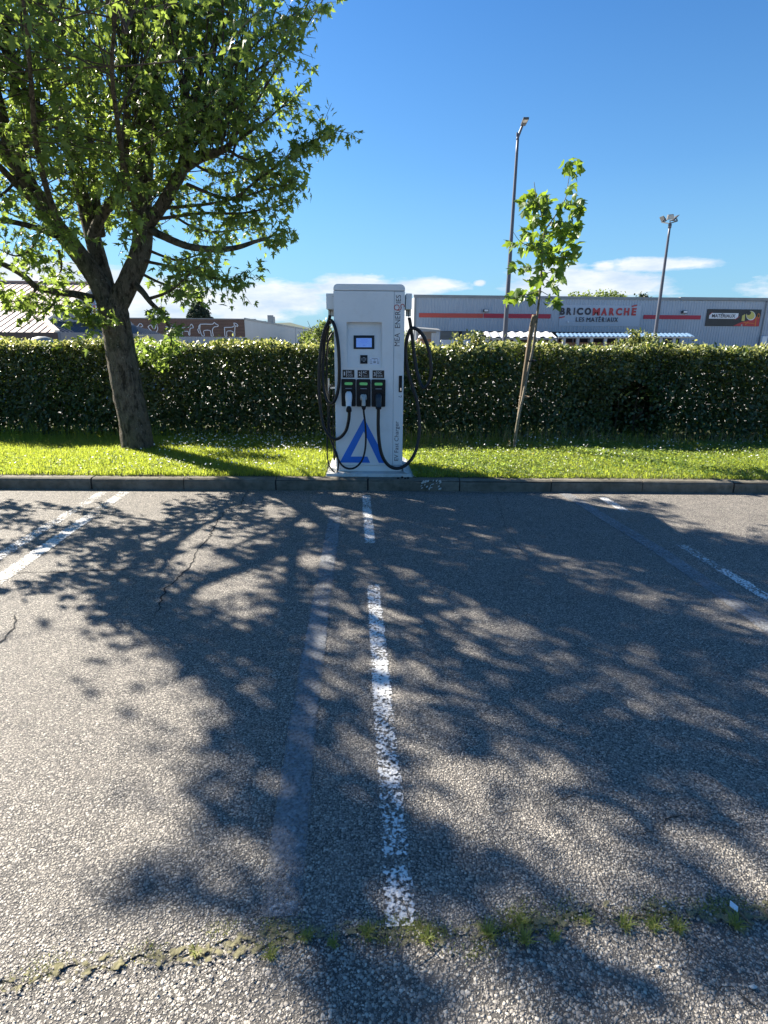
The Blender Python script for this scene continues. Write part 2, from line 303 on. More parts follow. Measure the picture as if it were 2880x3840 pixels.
# ------------------------------------------------------------------ mesh helpers
def tag(o, label=None, cat=None, group=None, kind=None):
    if label: o['label'] = label
    if cat: o['category'] = cat
    if group: o['group'] = group
    if kind: o['kind'] = kind
    return o
def empty(name, loc, rz=0.0, label=None, cat=None, group=None, kind=None, parent=None):
    o = bpy.data.objects.new(name, None); COL.objects.link(o); o.empty_display_size = 0.1
    o.location = loc; o.rotation_euler = (0, 0, rz)
    if parent: o.parent = parent
    return tag(o, label, cat, group, kind)
def link_mesh(name, me, parent=None, loc=None):
    o = bpy.data.objects.new(name, me); COL.objects.link(o)
    if parent: o.parent = parent
    if loc is not None: o.location = loc
    return o
class MB:
    def __init__(s, off=(0, 0, 0)): s.v = []; s.f = []; s.off = np.array(off, float)
    def poly(s, pts, faces):
        n = len(s.v); s.v += [tuple(np.array(p, float) - s.off) for p in pts]; s.f += [tuple(i + n for i in f) for f in faces]; return s
    def box(s, a, b):
        (x0, y0, z0), (x1, y1, z1) = a, b
        return s.poly([(x0, y0, z0), (x1, y0, z0), (x1, y1, z0), (x0, y1, z0), (x0, y0, z1), (x1, y0, z1), (x1, y1, z1), (x0, y1, z1)],
                      [(0, 3, 2, 1), (4, 5, 6, 7), (0, 1, 5, 4), (1, 2, 6, 5), (2, 3, 7, 6), (3, 0, 4, 7)])
    def obox(s, c, ax, ay, az):              # oriented box: centre and three half-axes
        c, ax, ay, az = [np.array(q, float) for q in (c, ax, ay, az)]
        p = [c + i * ax + j * ay + k * az for k in (-1, 1) for (i, j) in ((-1, -1), (1, -1), (1, 1), (-1, 1))]
        return s.poly(p, [(0, 3, 2, 1), (4, 5, 6, 7), (0, 1, 5, 4), (1, 2, 6, 5), (2, 3, 7, 6), (3, 0, 4, 7)])
    def bar(s, a, b, w, h=None, up=(0, 0, 1)):
        a = np.array(a, float); b = np.array(b, float); h = h or w; d = b - a; L = np.linalg.norm(d); d /= L
        x = np.cross(d, up); x = unit(x) if np.linalg.norm(x) > 1e-6 else np.array([1., 0, 0]); y = np.cross(x, d)
        return s.obox((a + b) / 2, x * w / 2, y * h / 2, d * L / 2)
    def extrude(s, outline, y0, y1):         # outline in (x, z), pushed from y0 (front) to y1 (back)
        n = len(outline)
        p = [(x, y0, z) for x, z in outline] + [(x, y1, z) for x, z in outline]
        f = [tuple(range(n)), tuple(range(2 * n - 1, n - 1, -1))] + [(i, i + n, (i + 1) % n + n, (i + 1) % n) for i in range(n)]
        return s.poly(p, f)
    def tube(s, pts, rad, sides=10, sub=6, noise=0.0, caps=True):
        P = [np.array(p, float) for p in pts]; rad = [rad] * len(P) if isinstance(rad, (int, float)) else list(rad)
        Q = []; RR = []
        for i in range(len(P) - 1):
            p0 = P[max(i - 1, 0)]; p1 = P[i]; p2 = P[i + 1]; p3 = P[min(i + 2, len(P) - 1)]
            for k in range(sub):
                t = k / sub
                Q.append(0.5 * ((2 * p1) + (-p0 + p2) * t + (2 * p0 - 5 * p1 + 4 * p2 - p3) * t * t + (-p0 + 3 * p1 - 3 * p2 + p3) * t ** 3))
                RR.append(rad[i] * (1 - t) + rad[i + 1] * t)
        Q.append(P[-1]); RR.append(rad[-1])
        Q = np.array(Q); T = np.gradient(Q, axis=0); T /= np.maximum(np.linalg.norm(T, axis=1, keepdims=True), 1e-9)
        u = np.cross(T[0], (0.3, 0.9, 0.2)); u /= np.linalg.norm(u)
        pts_ = []; 
        for i in range(len(Q)):
            u = u - T[i] * u.dot(T[i]); u /= np.linalg.norm(u); vv = np.cross(T[i], u)
            for k in range(sides):
                a = 2 * math.pi * k / sides
                r = RR[i] * (1 + (noise * (math.sin(3 * a + i * 0.31) * 0.4 + rng.normal() * 0.35) if noise else 0))
                pts_.append(Q[i] + (u * math.cos(a) + vv * math.sin(a)) * r)
        f = []
        for i in range(len(Q) - 1):
            for k in range(sides):
                a = i * sides + k; b = i * sides + (k + 1) % sides
                f.append((a, b, b + sides, a + sides))
        if caps:
            f.append(tuple(range(sides - 1, -1, -1))); f.append(tuple((len(Q) - 1) * sides + k for k in range(sides)))
        s.poly(pts_, f)
        return Q, np.array(RR)
    def build(s, name, m, parent=None, smooth=False, bevel=0.0, loc=None, recalc=True, seg=2):
        me = bpy.data.meshes.new(name); me.from_pydata(s.v, [], s.f)
        if recalc or bevel:
            bm = bmesh.new(); bm.from_mesh(me)
            if bevel:
                es = [e for e in bm.edges if len(e.link_faces) == 2 and e.calc_face_angle(0) > 0.6]
                bmesh.ops.bevel(bm, geom=es, offset=bevel, segments=seg, profile=0.5, affect='EDGES')
            bmesh.ops.recalc_face_normals(bm, faces=bm.faces); bm.to_mesh(me); bm.free()
        me.materials.append(m)
        if smooth: me.polygons.foreach_set('use_smooth', [True] * len(me.polygons))
        me.update()
        return link_mesh(name, me, parent, loc)

def np_mesh(name, V, F, m, rndv=None, smooth=False, parent=None, attr='rnd'):
    """V (n,3), F list of equally sized faces (k, c)"""
    me = bpy.data.meshes.new(name); n = len(V); k, c = F.shape
    me.vertices.add(n); me.vertices.foreach_set('co', np.ascontiguousarray(V, dtype=np.float32).ravel())
    me.loops.add(k * c); me.loops.foreach_set('vertex_index', F.astype(np.int32).ravel())
    me.polygons.add(k); me.polygons.foreach_set('loop_start', np.arange(0, k * c, c, dtype=np.int32))
    me.polygons.foreach_set('loop_total', np.full(k, c, dtype=np.int32))
    me.update(calc_edges=True)
    if rndv is not None:
        a = me.attributes.new(attr, 'FLOAT', 'POINT'); a.data.foreach_set('value', np.asarray(rndv, dtype=np.float32))
    if smooth: me.polygons.foreach_set('use_smooth', np.ones(k, dtype=bool))
    me.materials.append(m)
    return link_mesh(name, me, parent)

def frames(n, up_bias, dirs=None, roll=None):
    """random orthonormal frames; column 2 (normal) biased towards up_bias, column 1 (leaf tip) along dirs if given"""
    nrm = rng.normal(size=(n, 3)) + np.asarray(up_bias); nrm /= np.linalg.norm(nrm, axis=1, keepdims=True)
    d = rng.normal(size=(n, 3)) if dirs is None else np.asarray(dirs) + rng.normal(size=(n, 3)) * 0.45
    y = d - nrm * np.sum(d * nrm, axis=1, keepdims=True); y /= np.maximum(np.linalg.norm(y, axis=1, keepdims=True), 1e-6)
    x = np.cross(y, nrm)
    return np.stack([x, y, nrm], axis=2)     # n,3,3
def scatter(name, tv, tf, pos, fr, size, m, parent=None, smooth=False):
    tv = np.asarray(tv, float); tf = np.asarray(tf, int); n = len(pos); k = len(tv)
    V = np.einsum('nij,kj->nki', fr, tv) * np.asarray(size).reshape(n, 1, 1) + np.asarray(pos)[:, None, :]
    F = (tf[None] + (np.arange(n) * k)[:, None, None]).reshape(-1, tf.shape[1])
    return np_mesh(name, V.reshape(-1, 3), F, m, np.repeat(rng.random(n), k), smooth, parent)

# leaf shapes, tip along +y, unit length
def maple_leaf(lobes, droop=0.25, fold=0.15):
    pts = [(0, 0, 0)] + [(x, y, -droop * y * y - fold * abs(x)) for x, y in lobes]
    c = (0, 0.33, 0.05)
    V = [c] + pts; n = len(pts)
    Fs = [(0, 1 + i, 1 + (i + 1) % n) for i in range(n)]
    return V, Fs
MAPLE_DEEP = maple_leaf([(-0.10, 0.10), (-0.44, 0.06), (-0.20, 0.27), (-0.56, 0.52), (-0.15, 0.44), (-0.17, 0.66), (0, 1.0), (0.17, 0.66), (0.15, 0.44), (0.56, 0.52), (0.20, 0.27), (0.44, 0.06), (0.10, 0.10)])
MAPLE_WIDE = maple_leaf([(-0.20, -0.02), (-0.46, 0.10), (-0.38, 0.24), (-0.64, 0.50), (-0.32, 0.50), (-0.26, 0.68), (0, 1.0), (0.26, 0.68), (0.32, 0.50), (0.64, 0.50), (0.38, 0.24), (0.46, 0.10), (0.20, -0.02)], 0.35, 0.22)
OVAL = ([(0, 0, 0), (-0.20, 0.25, 0.05), (-0.25, 0.55, 0.06), (-0.14, 0.82, 0.03), (0, 1, -0.05), (0.14, 0.82, 0.03), (0.25, 0.55, 0.06), (0.20, 0.25, 0.05), (0, 0.5, 0)],
        [(8, 0, 1), (8, 1, 2), (8, 2, 3), (8, 3, 4), (8, 4, 5), (8, 5, 6), (8, 6, 7), (8, 7, 0)])
QUADLEAF = ([(0, 0, 0), (-0.4, 0.5, 0.06), (0, 1, 0), (0.4, 0.5, 0.06)], [(0, 1, 2), (0, 2, 3)])

def text_obj(body, name, m, parent, origin, xdir, ydir, width=None, height=None, thick=0.002, weight=0.0, label=None, spacing=1.0):
    """lettering as real raised geometry; origin = lower left corner of its box"""
    cu = bpy.data.curves.new(name, 'FONT'); cu.body = body; cu.size = 1.0; cu.extrude = 0.5; cu.offset = weight; cu.resolution_u = 3; cu.space_character = spacing
    tmp = bpy.data.objects.new('tmp_text', cu); COL.objects.link(tmp)
    dg = bpy.context.evaluated_depsgraph_get(); me = bpy.data.meshes.new_from_object(tmp.evaluated_get(dg))
    bpy.data.objects.remove(tmp); bpy.data.curves.remove(cu)
    n = len(me.vertices); co = np.empty(n * 3, dtype=np.float32); me.vertices.foreach_get('co', co); co = co.reshape(-1, 3)
    lo = co.min(0); hi = co.max(0)
    sx = width / (hi[0] - lo[0]) if width else None; sy = height / (hi[1] - lo[1]) if height else None
    sx = sx or sy; sy = sy or sx
    xd = unit(xdir); yd = unit(ydir); nd = np.cross(xd, yd)
    P = np.array(origin, float) + np.outer((co[:, 0] - lo[0]) * sx, xd) + np.outer((co[:, 1] - lo[1]) * sy, yd) + np.outer((co[:, 2] + 0.5) * thick, nd)
    me.vertices.foreach_set('co', P.astype(np.float32).ravel()); me.update(); me.name = name
    me.materials.clear(); me.materials.append(m)
    o = link_mesh(name, me, parent)
    if label: o['label'] = label
    return o

# ------------------------------------------------------------------ kerb line and ground
K0 = np.array([-3.84, 6.33]); K1 = np.array([4.54, 5.92]); KD = (K1 - K0) / np.linalg.norm(K1 - K0); KN = np.array([-KD[1], KD[0]])
KANG = math.atan2(KD[1], KD[0])
def kerb_pt(s, d): return K0 + KD * s + KN * d           # s along the kerb from its left end in view, d away from the car park
def kerb_y(x): return K0[1] + (x - K0[0]) * KD[1] / KD[0]

# retail land beyond the hedge and everything to the horizon, as one sheet
def land_z(x, y):
    t = np.clip((y - 11.5) / 9.0, 0, 1); t = t * t * (3 - 2 * t)
    return -0.03 - 1.25 * t
xs = np.concatenate([-np.geomspace(3000, 12, 26), np.linspace(-10, 10, 11), np.geomspace(12, 3000, 26)])
ys = np.concatenate([[-400, -60, -20, -8, 0, 4, 8, 11], np.linspace(11.5, 21, 12), np.geomspace(24, 3500, 26)])
X, Y = np.meshgrid(xs, ys); V = np.stack([X, Y, land_z(X, Y)], -1).reshape(-1, 3)
nx = len(xs); F = np.array([(j * nx + i, j * nx + i + 1, (j + 1) * nx + i + 1, (j + 1) * nx + i) for j in range(len(ys) - 1) for i in range(nx - 1)])
tag(np_mesh('ground', V, F, M_lot, smooth=True), kind='structure')

SEAM = [(-40, 0.9), (-3, 1.02), (-1.2, 1.10), (-0.75, 1.16), (-0.35, 1.21), (0.0, 1.235), (0.3, 1.20), (0.6, 1.25), (0.95, 1.235), (1.3, 1.22), (3, 1.24), (40, 1.6)]
def seam_y(x): return np.interp(x, [p[0] for p in SEAM], [p[1] for p in SEAM])
def sheet(name, near, far, m, x0=-40, x1=40, n=400, rows=2, z=0.0, smooth=True):
    xx = np.unique(np.concatenate([np.linspace(-5, 5, n), np.linspace(x0, x1, 60)])); V = []
    for j in range(rows):
        t = j / (rows - 1)
        for x in xx: V.append((x, near(x) * (1 - t) + far(x) * t, z(x, t) if callable(z) else z))
    nx = len(xx); F = np.array([(j * nx + i, j * nx + i + 1, (j + 1) * nx + i + 1, (j + 1) * nx + i) for j in range(rows - 1) for i in range(nx - 1)])
    return np_mesh(name, np.array(V), F, m, smooth=smooth)
tag(sheet('parking_lot', lambda x: seam_y(x) + 0.012 * math.sin(x * 31) + 0.009 * math.sin(x * 83 + 1), lambda x: kerb_y(x) + 0.03, M_asph), kind='structure')
tag(sheet('driveway', lambda x: -14.0, lambda x: seam_y(x) + 0.06, M_drive, z=-0.004), kind='structure')
def seam_w(x, k): return 0.004 + 0.016 * abs(math.sin(x * 3.1 + k)) + 0.012 * math.sin(x * 13 + k * 2) + 0.006 * math.sin(x * 57 + k) + 0.004 * math.sin(x * 131 + k * 3)
tag(sheet('seam_soil', lambda x: seam_y(x) - 0.012 - max(.003, seam_w(x, 0)), lambda x: seam_y(x) + 0.008 + max(.003, seam_w(x, 2)), M_moss, z=0.004, n=1400), kind='structure')

# kerb stones, a metre long each
kerb = empty('kerb', (0, 0, 0), kind='structure')
KH, KW = 0.125, 0.13
ang_prof = [(0.0, -0.03), (0.004, KH - 0.035), (0.014, KH - 0.012), (0.035, KH), (KW, KH), (KW, -0.03)]
s_first = None
joint0 = GP(1380, 1800, 0.1)[:2]; sj = (joint0 - K0).dot(KD)
for k in range(-14, 15):
    s0 = sj + k * 1.0 + 0.006 + rnd.uniform(-.003, .003); s1 = s0 + 1.0 - 0.013
    mb = MB(); cols = 8; pts = []; jz = rnd.uniform(-.004, .004); jd = rnd.uniform(-.004, .004)
    for i in range(cols + 1):
        s = s0 + (s1 - s0) * i / cols
        for (d, z) in ang_prof:
            p = kerb_pt(s, d + jd + rnd.uniform(-.0015, .0015)); pts.append((p[0], p[1], z + jz * (z > 0) + rnd.uniform(-.0012, .0012) * (z > 0)))
    q = len(ang_prof); f = [(i * q + j, (i + 1) * q + j, (i + 1) * q + j + 1, i * q + j + 1) for i in range(cols) for j in range(q - 1)]
    f += [tuple(range(q)), tuple(cols * q + j for j in range(q - 1, -1, -1))]
    mb.poly(pts, f); mb.build('kerb_stone', M_kerb, kerb)
jb = MB(); 
a = kerb_pt(-10, 0.012); b = kerb_pt(18, 0.012); c = kerb_pt(18, KW - .01); d = kerb_pt(-10, KW - .01)
jb.poly([(a[0], a[1], -0.02), (b[0], b[1], -0.02), (c[0], c[1], -0.02), (d[0], d[1], -0.02)] + [(p[0], p[1], KH - 0.014) for p in (a, b, c, d)],
        [(0, 1, 5, 4), (4, 5, 6, 7), (2, 3, 7, 6)]); jb.build('joint_mortar', M_crack, kerb)

# verge soil
def verge_z(x, d):                           # height of the verge, d metres behind the kerb
    return KH + 0.004 + 0.030 * math.sin(min(max((d - 0.1) / 2.6, 0), 1) * math.pi) * min(1, max(0, abs(x - .18) - .5) * 2) + (0.012 * math.sin(x * 2.3 + 1) * min(1, max(0, d - .1)) + 0.006 * math.sin(x * 5.1 + d * 4)) * min(1, max(0, abs(x - .18) - .5) * 3)
VX = np.linspace(-12, 12, 200); VD = np.concatenate([np.linspace(KW - 0.005, 3.0, 16), [3.6, 4.6, 5.2]])
V = []
for d in VD:
    for x in VX:
        z = verge_z(x, d) if d < 4 else (-0.02 if d > 5 else verge_z(x, 3.0))
        V.append((x, kerb_y(x) + d, z - (0.006 if d < KW else 0)))
nx = len(VX); F = np.array([(j * nx + i, j * nx + i + 1, (j + 1) * nx + i + 1, (j + 1) * nx + i) for j in range(len(VD) - 1) for i in range(nx - 1)])
tag(np_mesh('verge', np.array(V), F, M_soil, smooth=True), kind='structure')

# ------------------------------------------------------------------ painted lines (sheets 4 mm above the asphalt)
def strip(name, pts, wid, m, wear, z=0.004, jag=0.002, label=None, parent=None, step=0.03):
    """a ribbon along ground points; wear(t in metres from start) -> 0..1"""
    P = [np.array(p[:2], float) for p in pts]; V = []; A = []
    D = [0]; 
    for i in range(1, len(P)): D.append(D[-1] + np.linalg.norm(P[i] - P[i - 1]))
    L = D[-1]; n = max(2, int(L / step)); 
    for i in range(n + 1):
        s = L * i / n; x = np.interp(s, D, [p[0] for p in P]); y = np.interp(s, D, [p[1] for p in P])
        s2 = min(L, s + .05); s1 = max(0, s - .05)
        dv = np.array([np.interp(s2, D, [p[0] for p in P]) - np.interp(s1, D, [p[0] for p in P]), np.interp(s2, D, [p[1] for p in P]) - np.interp(s1, D, [p[1] for p in P])]); dv /= np.linalg.norm(dv)
        nn_ = np.array([-dv[1], dv[0]]); wv = wid(s) if callable(wid) else wid
        wr = wear(s) if callable(wear) else wear
        for k, q in enumerate((-0.5, -0.36, 0.36, 0.5)):
            o = q * wv + (rnd.uniform(-jag, jag) if k in (0, 3) else 0)
            V.append((x + nn_[0] * o, y + nn_[1] * o, z)); A.append(wr + (0.10 if k in (0, 3) else 0))
    F = np.array([(i * 4 + j, i * 4 + j + 1, (i + 1) * 4 + j + 1, (i + 1) * 4 + j) for i in range(n) for j in range(3)])
    o = np_mesh(name, np.array(V), F, m, A, parent=parent, attr='wear')
    if label: o['label'] = label
    return o
marks = empty('bay_markings', (0, 0, 0), kind='structure')
def wear_main(s):                            # s from the kerb end towards the camera
    y = 5.93 - s
    if y > 4.45: return -0.02 + 0.07 * abs(math.sin(s * 5))
    if y > 3.62: return 0.42 if y > 3.95 else 0.30
    if y > 2.2: return 0.02
    if y > 1.47: return 0.07
    if y > 1.43: return 0.22
    return 0.03
strip('bay_line', [(0.135, 5.93), (0.125, 1.235)], 0.092, M_white_paint, wear_main, parent=marks)
g0 = GP(1265, 1880); g1 = GP(1190, 2350); g2 = GP(1130, 2750); g3 = GP(1050, 3440)
strip('bay_line', [g0, g1, g2, g3], 0.118, M_ghost, lambda s: 0.22 - 0.22 * min(1, s / .5) + 0.05 * math.sin(s * 4) + max(0, s - 3.9) * .35, z=0.004, jag=0.004, parent=marks)
strip('bay_line', [g2, g3], 0.085, M_ghost2, lambda s: 0.16 - 0.16 * min(1, s / .8) + max(0, s - 1.35) * .4, z=0.008, parent=marks)
def lat(px, py): return GP(px, py)
strip('bay_line', [GP(2258, 1866), GP(2885, 2246), 2 * GP(2885, 2246) - GP(2258, 1866)], 0.10, M_white_paint,
      lambda s: 0.02 if s < 0.55 else (0.26 if s < 1.45 else (0.10 if s < 2.0 else 0.02)), parent=marks)
strip('bay_line', [GP(2115, 1850), GP(2480, 2070), GP(2880, 2350), 2 * GP(2880, 2350) - GP(2480, 2070)], 0.135, M_ghost, lambda s: 0.03, z=0.004, jag=0.004, parent=marks)
strip('bay_line', [GP(2115, 1850), GP(2270, 1940)], 0.07, M_ghost2, lambda s: 0.06, z=0.008, jag=0.004, parent=marks)
strip('bay_line', [GP(468, 1846), GP(0, 2172), 2 * GP(0, 2172) - GP(468, 1846)], 0.125, M_white_paint, lambda s: 0.05 + 0.05 * math.sin(s * 3), parent=marks)
strip('bay_line', [GP(388, 1846), GP(0, 2085), 2 * GP(0, 2085) - GP(388, 1846)], 0.12, M_white_paint, lambda s: 0.08 + 0.06 * math.sin(s * 2.3), parent=marks)

# cracks in the surface
def crack(pts, wmax, z=0.003):
    P = [GP(*p) for p in pts]; Q = []
    for i in range(len(P) - 1):
        n = max(2, int(np.linalg.norm(P[i + 1] - P[i]) / (0.035 if wmax > .005 else 0.012)))
        for k in range(n): Q.append(P[i] + (P[i + 1] - P[i]) * k / n + np.array([rnd.uniform(-1, 1), rnd.uniform(-1, 1), 0]) * (.013 if wmax > .005 else .005))
    Q.append(P[-1]); V = []
    for i, q in enumerate(Q):
        t = i / (len(Q) - 1); ww = wmax * (0.35 + 0.65 * abs(math.sin(t * 9 + 1))) * min(1, 8 * t, 8 * (1 - t)) * rnd.uniform(.5, 1.2)
        d = Q[min(i + 1, len(Q) - 1)] - Q[max(i - 1, 0)]; d /= np.linalg.norm(d)
        V += [(q[0] - d[1] * ww / 2, q[1] + d[0] * ww / 2, z), (q[0] + d[1] * ww / 2, q[1] - d[0] * ww / 2, z)]
    F = np.array([(2 * i, 2 * i + 1, 2 * i + 3, 2 * i + 2) for i in range(len(Q) - 1)])
    return np.array(V), F
cr = empty('surface_cracks', (0, 0, 0), kind='structure')
for pts, wd in [([(930, 1838), (905, 1890), (850, 1915), (810, 1960), (788, 2010), (740, 2065), (715, 2120), (670, 2165), (620, 2210), (590, 2290), (520, 2390)], 0.014),
                ([(0, 2150), (180, 2146), (400, 2140), (560, 2130)], 0.010), ([(0, 2420), (40, 2370), (60, 2300)], 0.012),
                ([(1820, 3060), (1850, 3046), (1885, 3055), (1920, 3040), (1960, 3042)], 0.0035), ([(2040, 3020), (2070, 3014), (2090, 3000), (2130, 2996), (2170, 2975)], 0.0035),
                ([(2330, 3125), (2400, 3130), (2455, 3120), (2500, 3070), (2570, 3056), (2720, 3100), (2800, 3118), (2880, 3108)], 0.0035),
                ([(2420, 3530), (2490, 3590), (2520, 3620)], 0.003), ([(2620, 3680), (2690, 3706), (2750, 3700), (2800, 3745), (2880, 3800)], 0.004),
                ([(1860, 1850), (1900, 1990), (2010, 2140)], 0.004)]:
    V, F = crack(pts, wd); np_mesh('crack', V, F, M_crack, parent=cr)

# ------------------------------------------------------------------ grass, clover, daisies
def blades(n, posf, h0, h1, wid, lean, m, name, label, cat=None, parent=None):
    pos = posf(n); n = len(pos)
    a = rng.random(n) * 2 * math.pi; h = rng.uniform(h0, h1, n) * (0.6 + 0.8 * rng.random(n)); ln = rng.uniform(0.1, 1, n) * lean
    dx, dy = np.cos(a), np.sin(a); b = rng.random(n) * 2 * math.pi; wx, wy = np.cos(b) * wid / 2, np.sin(b) * wid / 2
    V = np.empty((n, 5, 3)); z0 = pos[:, 2]
    V[:, 0] = pos + np.stack([-wx, -wy, -0.005 + 0 * wx], 1); V[:, 1] = pos + np.stack([wx, wy, -0.005 + 0 * wx], 1)
    mid = pos + np.stack([dx * h * ln * 0.3, dy * h * ln * 0.3, h * 0.6], 1)
    V[:, 2] = mid + np.stack([wx, wy, 0 * wx], 1) * .8; V[:, 3] = mid - np.stack([wx, wy, 0 * wx], 1) * .8
    V[:, 4] = pos + np.stack([dx * h * ln, dy * h * ln, h * (1 - 0.25 * ln)], 1)
    base = (np.arange(n) * 5)[:, None, None]; tf = np.array([(0, 1, 2), (0, 2, 3), (3, 2, 4)])
    F = (tf[None] + base).reshape(-1, 3)
    o = np_mesh(name, V.reshape(-1, 3), F, m, np.repeat(rng.random(n), 5), parent=parent)
    if not parent: tag(o, label, cat, kind='stuff')
    return o
vz = np.vectorize(verge_z)
PAD = (-0.31, 0.67)                          # pad of the charger, kept free of grass
def verge_pos(x0=-6.6, x1=6.6, d0=0.13, d1=3.0, dens=None):
    def f(n):
        x = rng.uniform(x0, x1, n); d = d0 + (d1 - d0) * rng.random(n)
        y = kerb_y(x) + d
        keep = ~((x > PAD[0]) & (x < PAD[1]) & (d < 0.98))
        if dens is not None: keep &= rng.random(n) < dens(x, d)
        x, y, d = x[keep], y[keep], d[keep]
        return np.stack([x, y, vz(x, d)], 1)
    return f
def patchy(x, d): return 0.55 + 0.45 * np.sin(x * 1.7 + 2) * np.cos(d * 2.1 + x)
def bare(x, d):                              # trodden, drier ground right behind the charger
    q = ((x - 1.25) / 0.75) ** 2 + ((d - 1.9) / 0.5) ** 2
    return np.clip(q - 0.2, 0.25, 1)
blades(150000, verge_pos(x1=1.0, dens=bare), 0.034, 0.062, 0.0055, 1.0, M_grass, 'grass', 'lush sunlit lawn grass on the verge in front of the hedge', 'grass')
blades(90000, verge_pos(x0=1.0, dens=bare), 0.025, 0.055, 0.0055, 1.1, M_grass, 'weedy_grass', 'weedy grass of the verge right of the charger', 'grass')
blades(3500, verge_pos(d0=2.1, d1=2.9), 0.14, 0.30, 0.005, 0.9, M_grass, 'tall_grass', 'taller grass tufts along the foot of the hedge', 'grass')
blades(700, verge_pos(x0=0.7, x1=6, d0=2.0, d1=2.75), 0.12, 0.30, 0.0045, 0.8, M_dry, 'dry_stalks', 'pale dry grass stalks at the foot of the right part of the hedge', 'grass')
def rosettes(n, posf, size, m, name, label, cat, up=(0, 0, 2.2), zoff=0.03, tpl=QUADLEAF):
    p = posf(n); p[:, 2] += rng.uniform(0.4, 1.3, len(p)) * zoff
    o = scatter(name, tpl[0], tpl[1], p, frames(len(p), up), rng.uniform(0.6, 1.2, len(p)) * size, m)
    return tag(o, label, cat, kind='stuff')
rosettes(42000, verge_pos(x0=0.7, dens=patchy), 0.030, M_clover, 'clover', 'low clover and broad leaved weeds in the grass right of the charger', 'clover', zoff=0.045)
rosettes(9000, verge_pos(x1=0.7, dens=lambda x, d: np.where(d < 0.9, 1, 0.12)), 0.028, M_clover, 'clover_edge', 'clover growing in the grass left of the charger along the kerb', 'clover', zoff=0.05)
DAISY = ([(math.cos(a) * .5, math.sin(a) * .5, 0.02) for a in np.linspace(0, 2 * math.pi, 7)[:-1]] + [(0, 0, 0.12)], [(i, (i + 1) % 6, 6) for i in range(6)])
rosettes(650, verge_pos(x0=-2.6, x1=-0.4, d0=1.2, d1=2.8), 0.022, M_daisy, 'daisies', 'small white daisies scattered in the grass between tree and charger', 'flowers', zoff=0.085, tpl=DAISY)
rosettes(160, verge_pos(x0=-3.2, x1=-0.4, d0=0.2, d1=1.2), 0.022, M_daisy, 'kerb_daisies', 'white daisies in the shaded grass close to the kerb left of the charger', 'flowers', zoff=0.08, tpl=DAISY)
rosettes(520, verge_pos(x0=1.4, x1=6, d0=0.8, d1=2.7), 0.018, M_daisy, 'meadow_daisies', 'white clover heads and daisies in the weedy grass right of the charger', 'flowers', zoff=0.09, tpl=DAISY)
for (px, py) in [(2000, 1703), (2130, 1690), (2250, 1700)]:
    p = GP(px, py, 0.18); fb = MB(p); fb.tube([p + np.array([0, 0, -0.09]), p + np.array([0.004, 0, -.04]), p], 0.0025, 5, 2)
    hd = MB(p); hd.poly([p + np.array([math.cos(t) * .022, math.sin(t) * .022, .006]) for t in np.linspace(0, 6.283, 11)[:-1]] + [p + np.array([0, 0, .018]), p + np.array([0, 0, -.004])],
                        [(i, (i + 1) % 10, 10) for i in range(10)] + [((i + 1) % 10, i, 11) for i in range(10)])
    e = empty('dandelion', p, label={2000: 'yellow dandelion in the grass just right of the staked sapling', 2130: 'yellow dandelion under the shop sign, middle of the three right of the sapling', 2250: 'yellow dandelion farthest right of the three in the verge grass'}[px], cat='dandelion', group='dandelions in the verge')
    fb.build('stem', M_grass, e); hd.build('flower_head', M_dand, e)

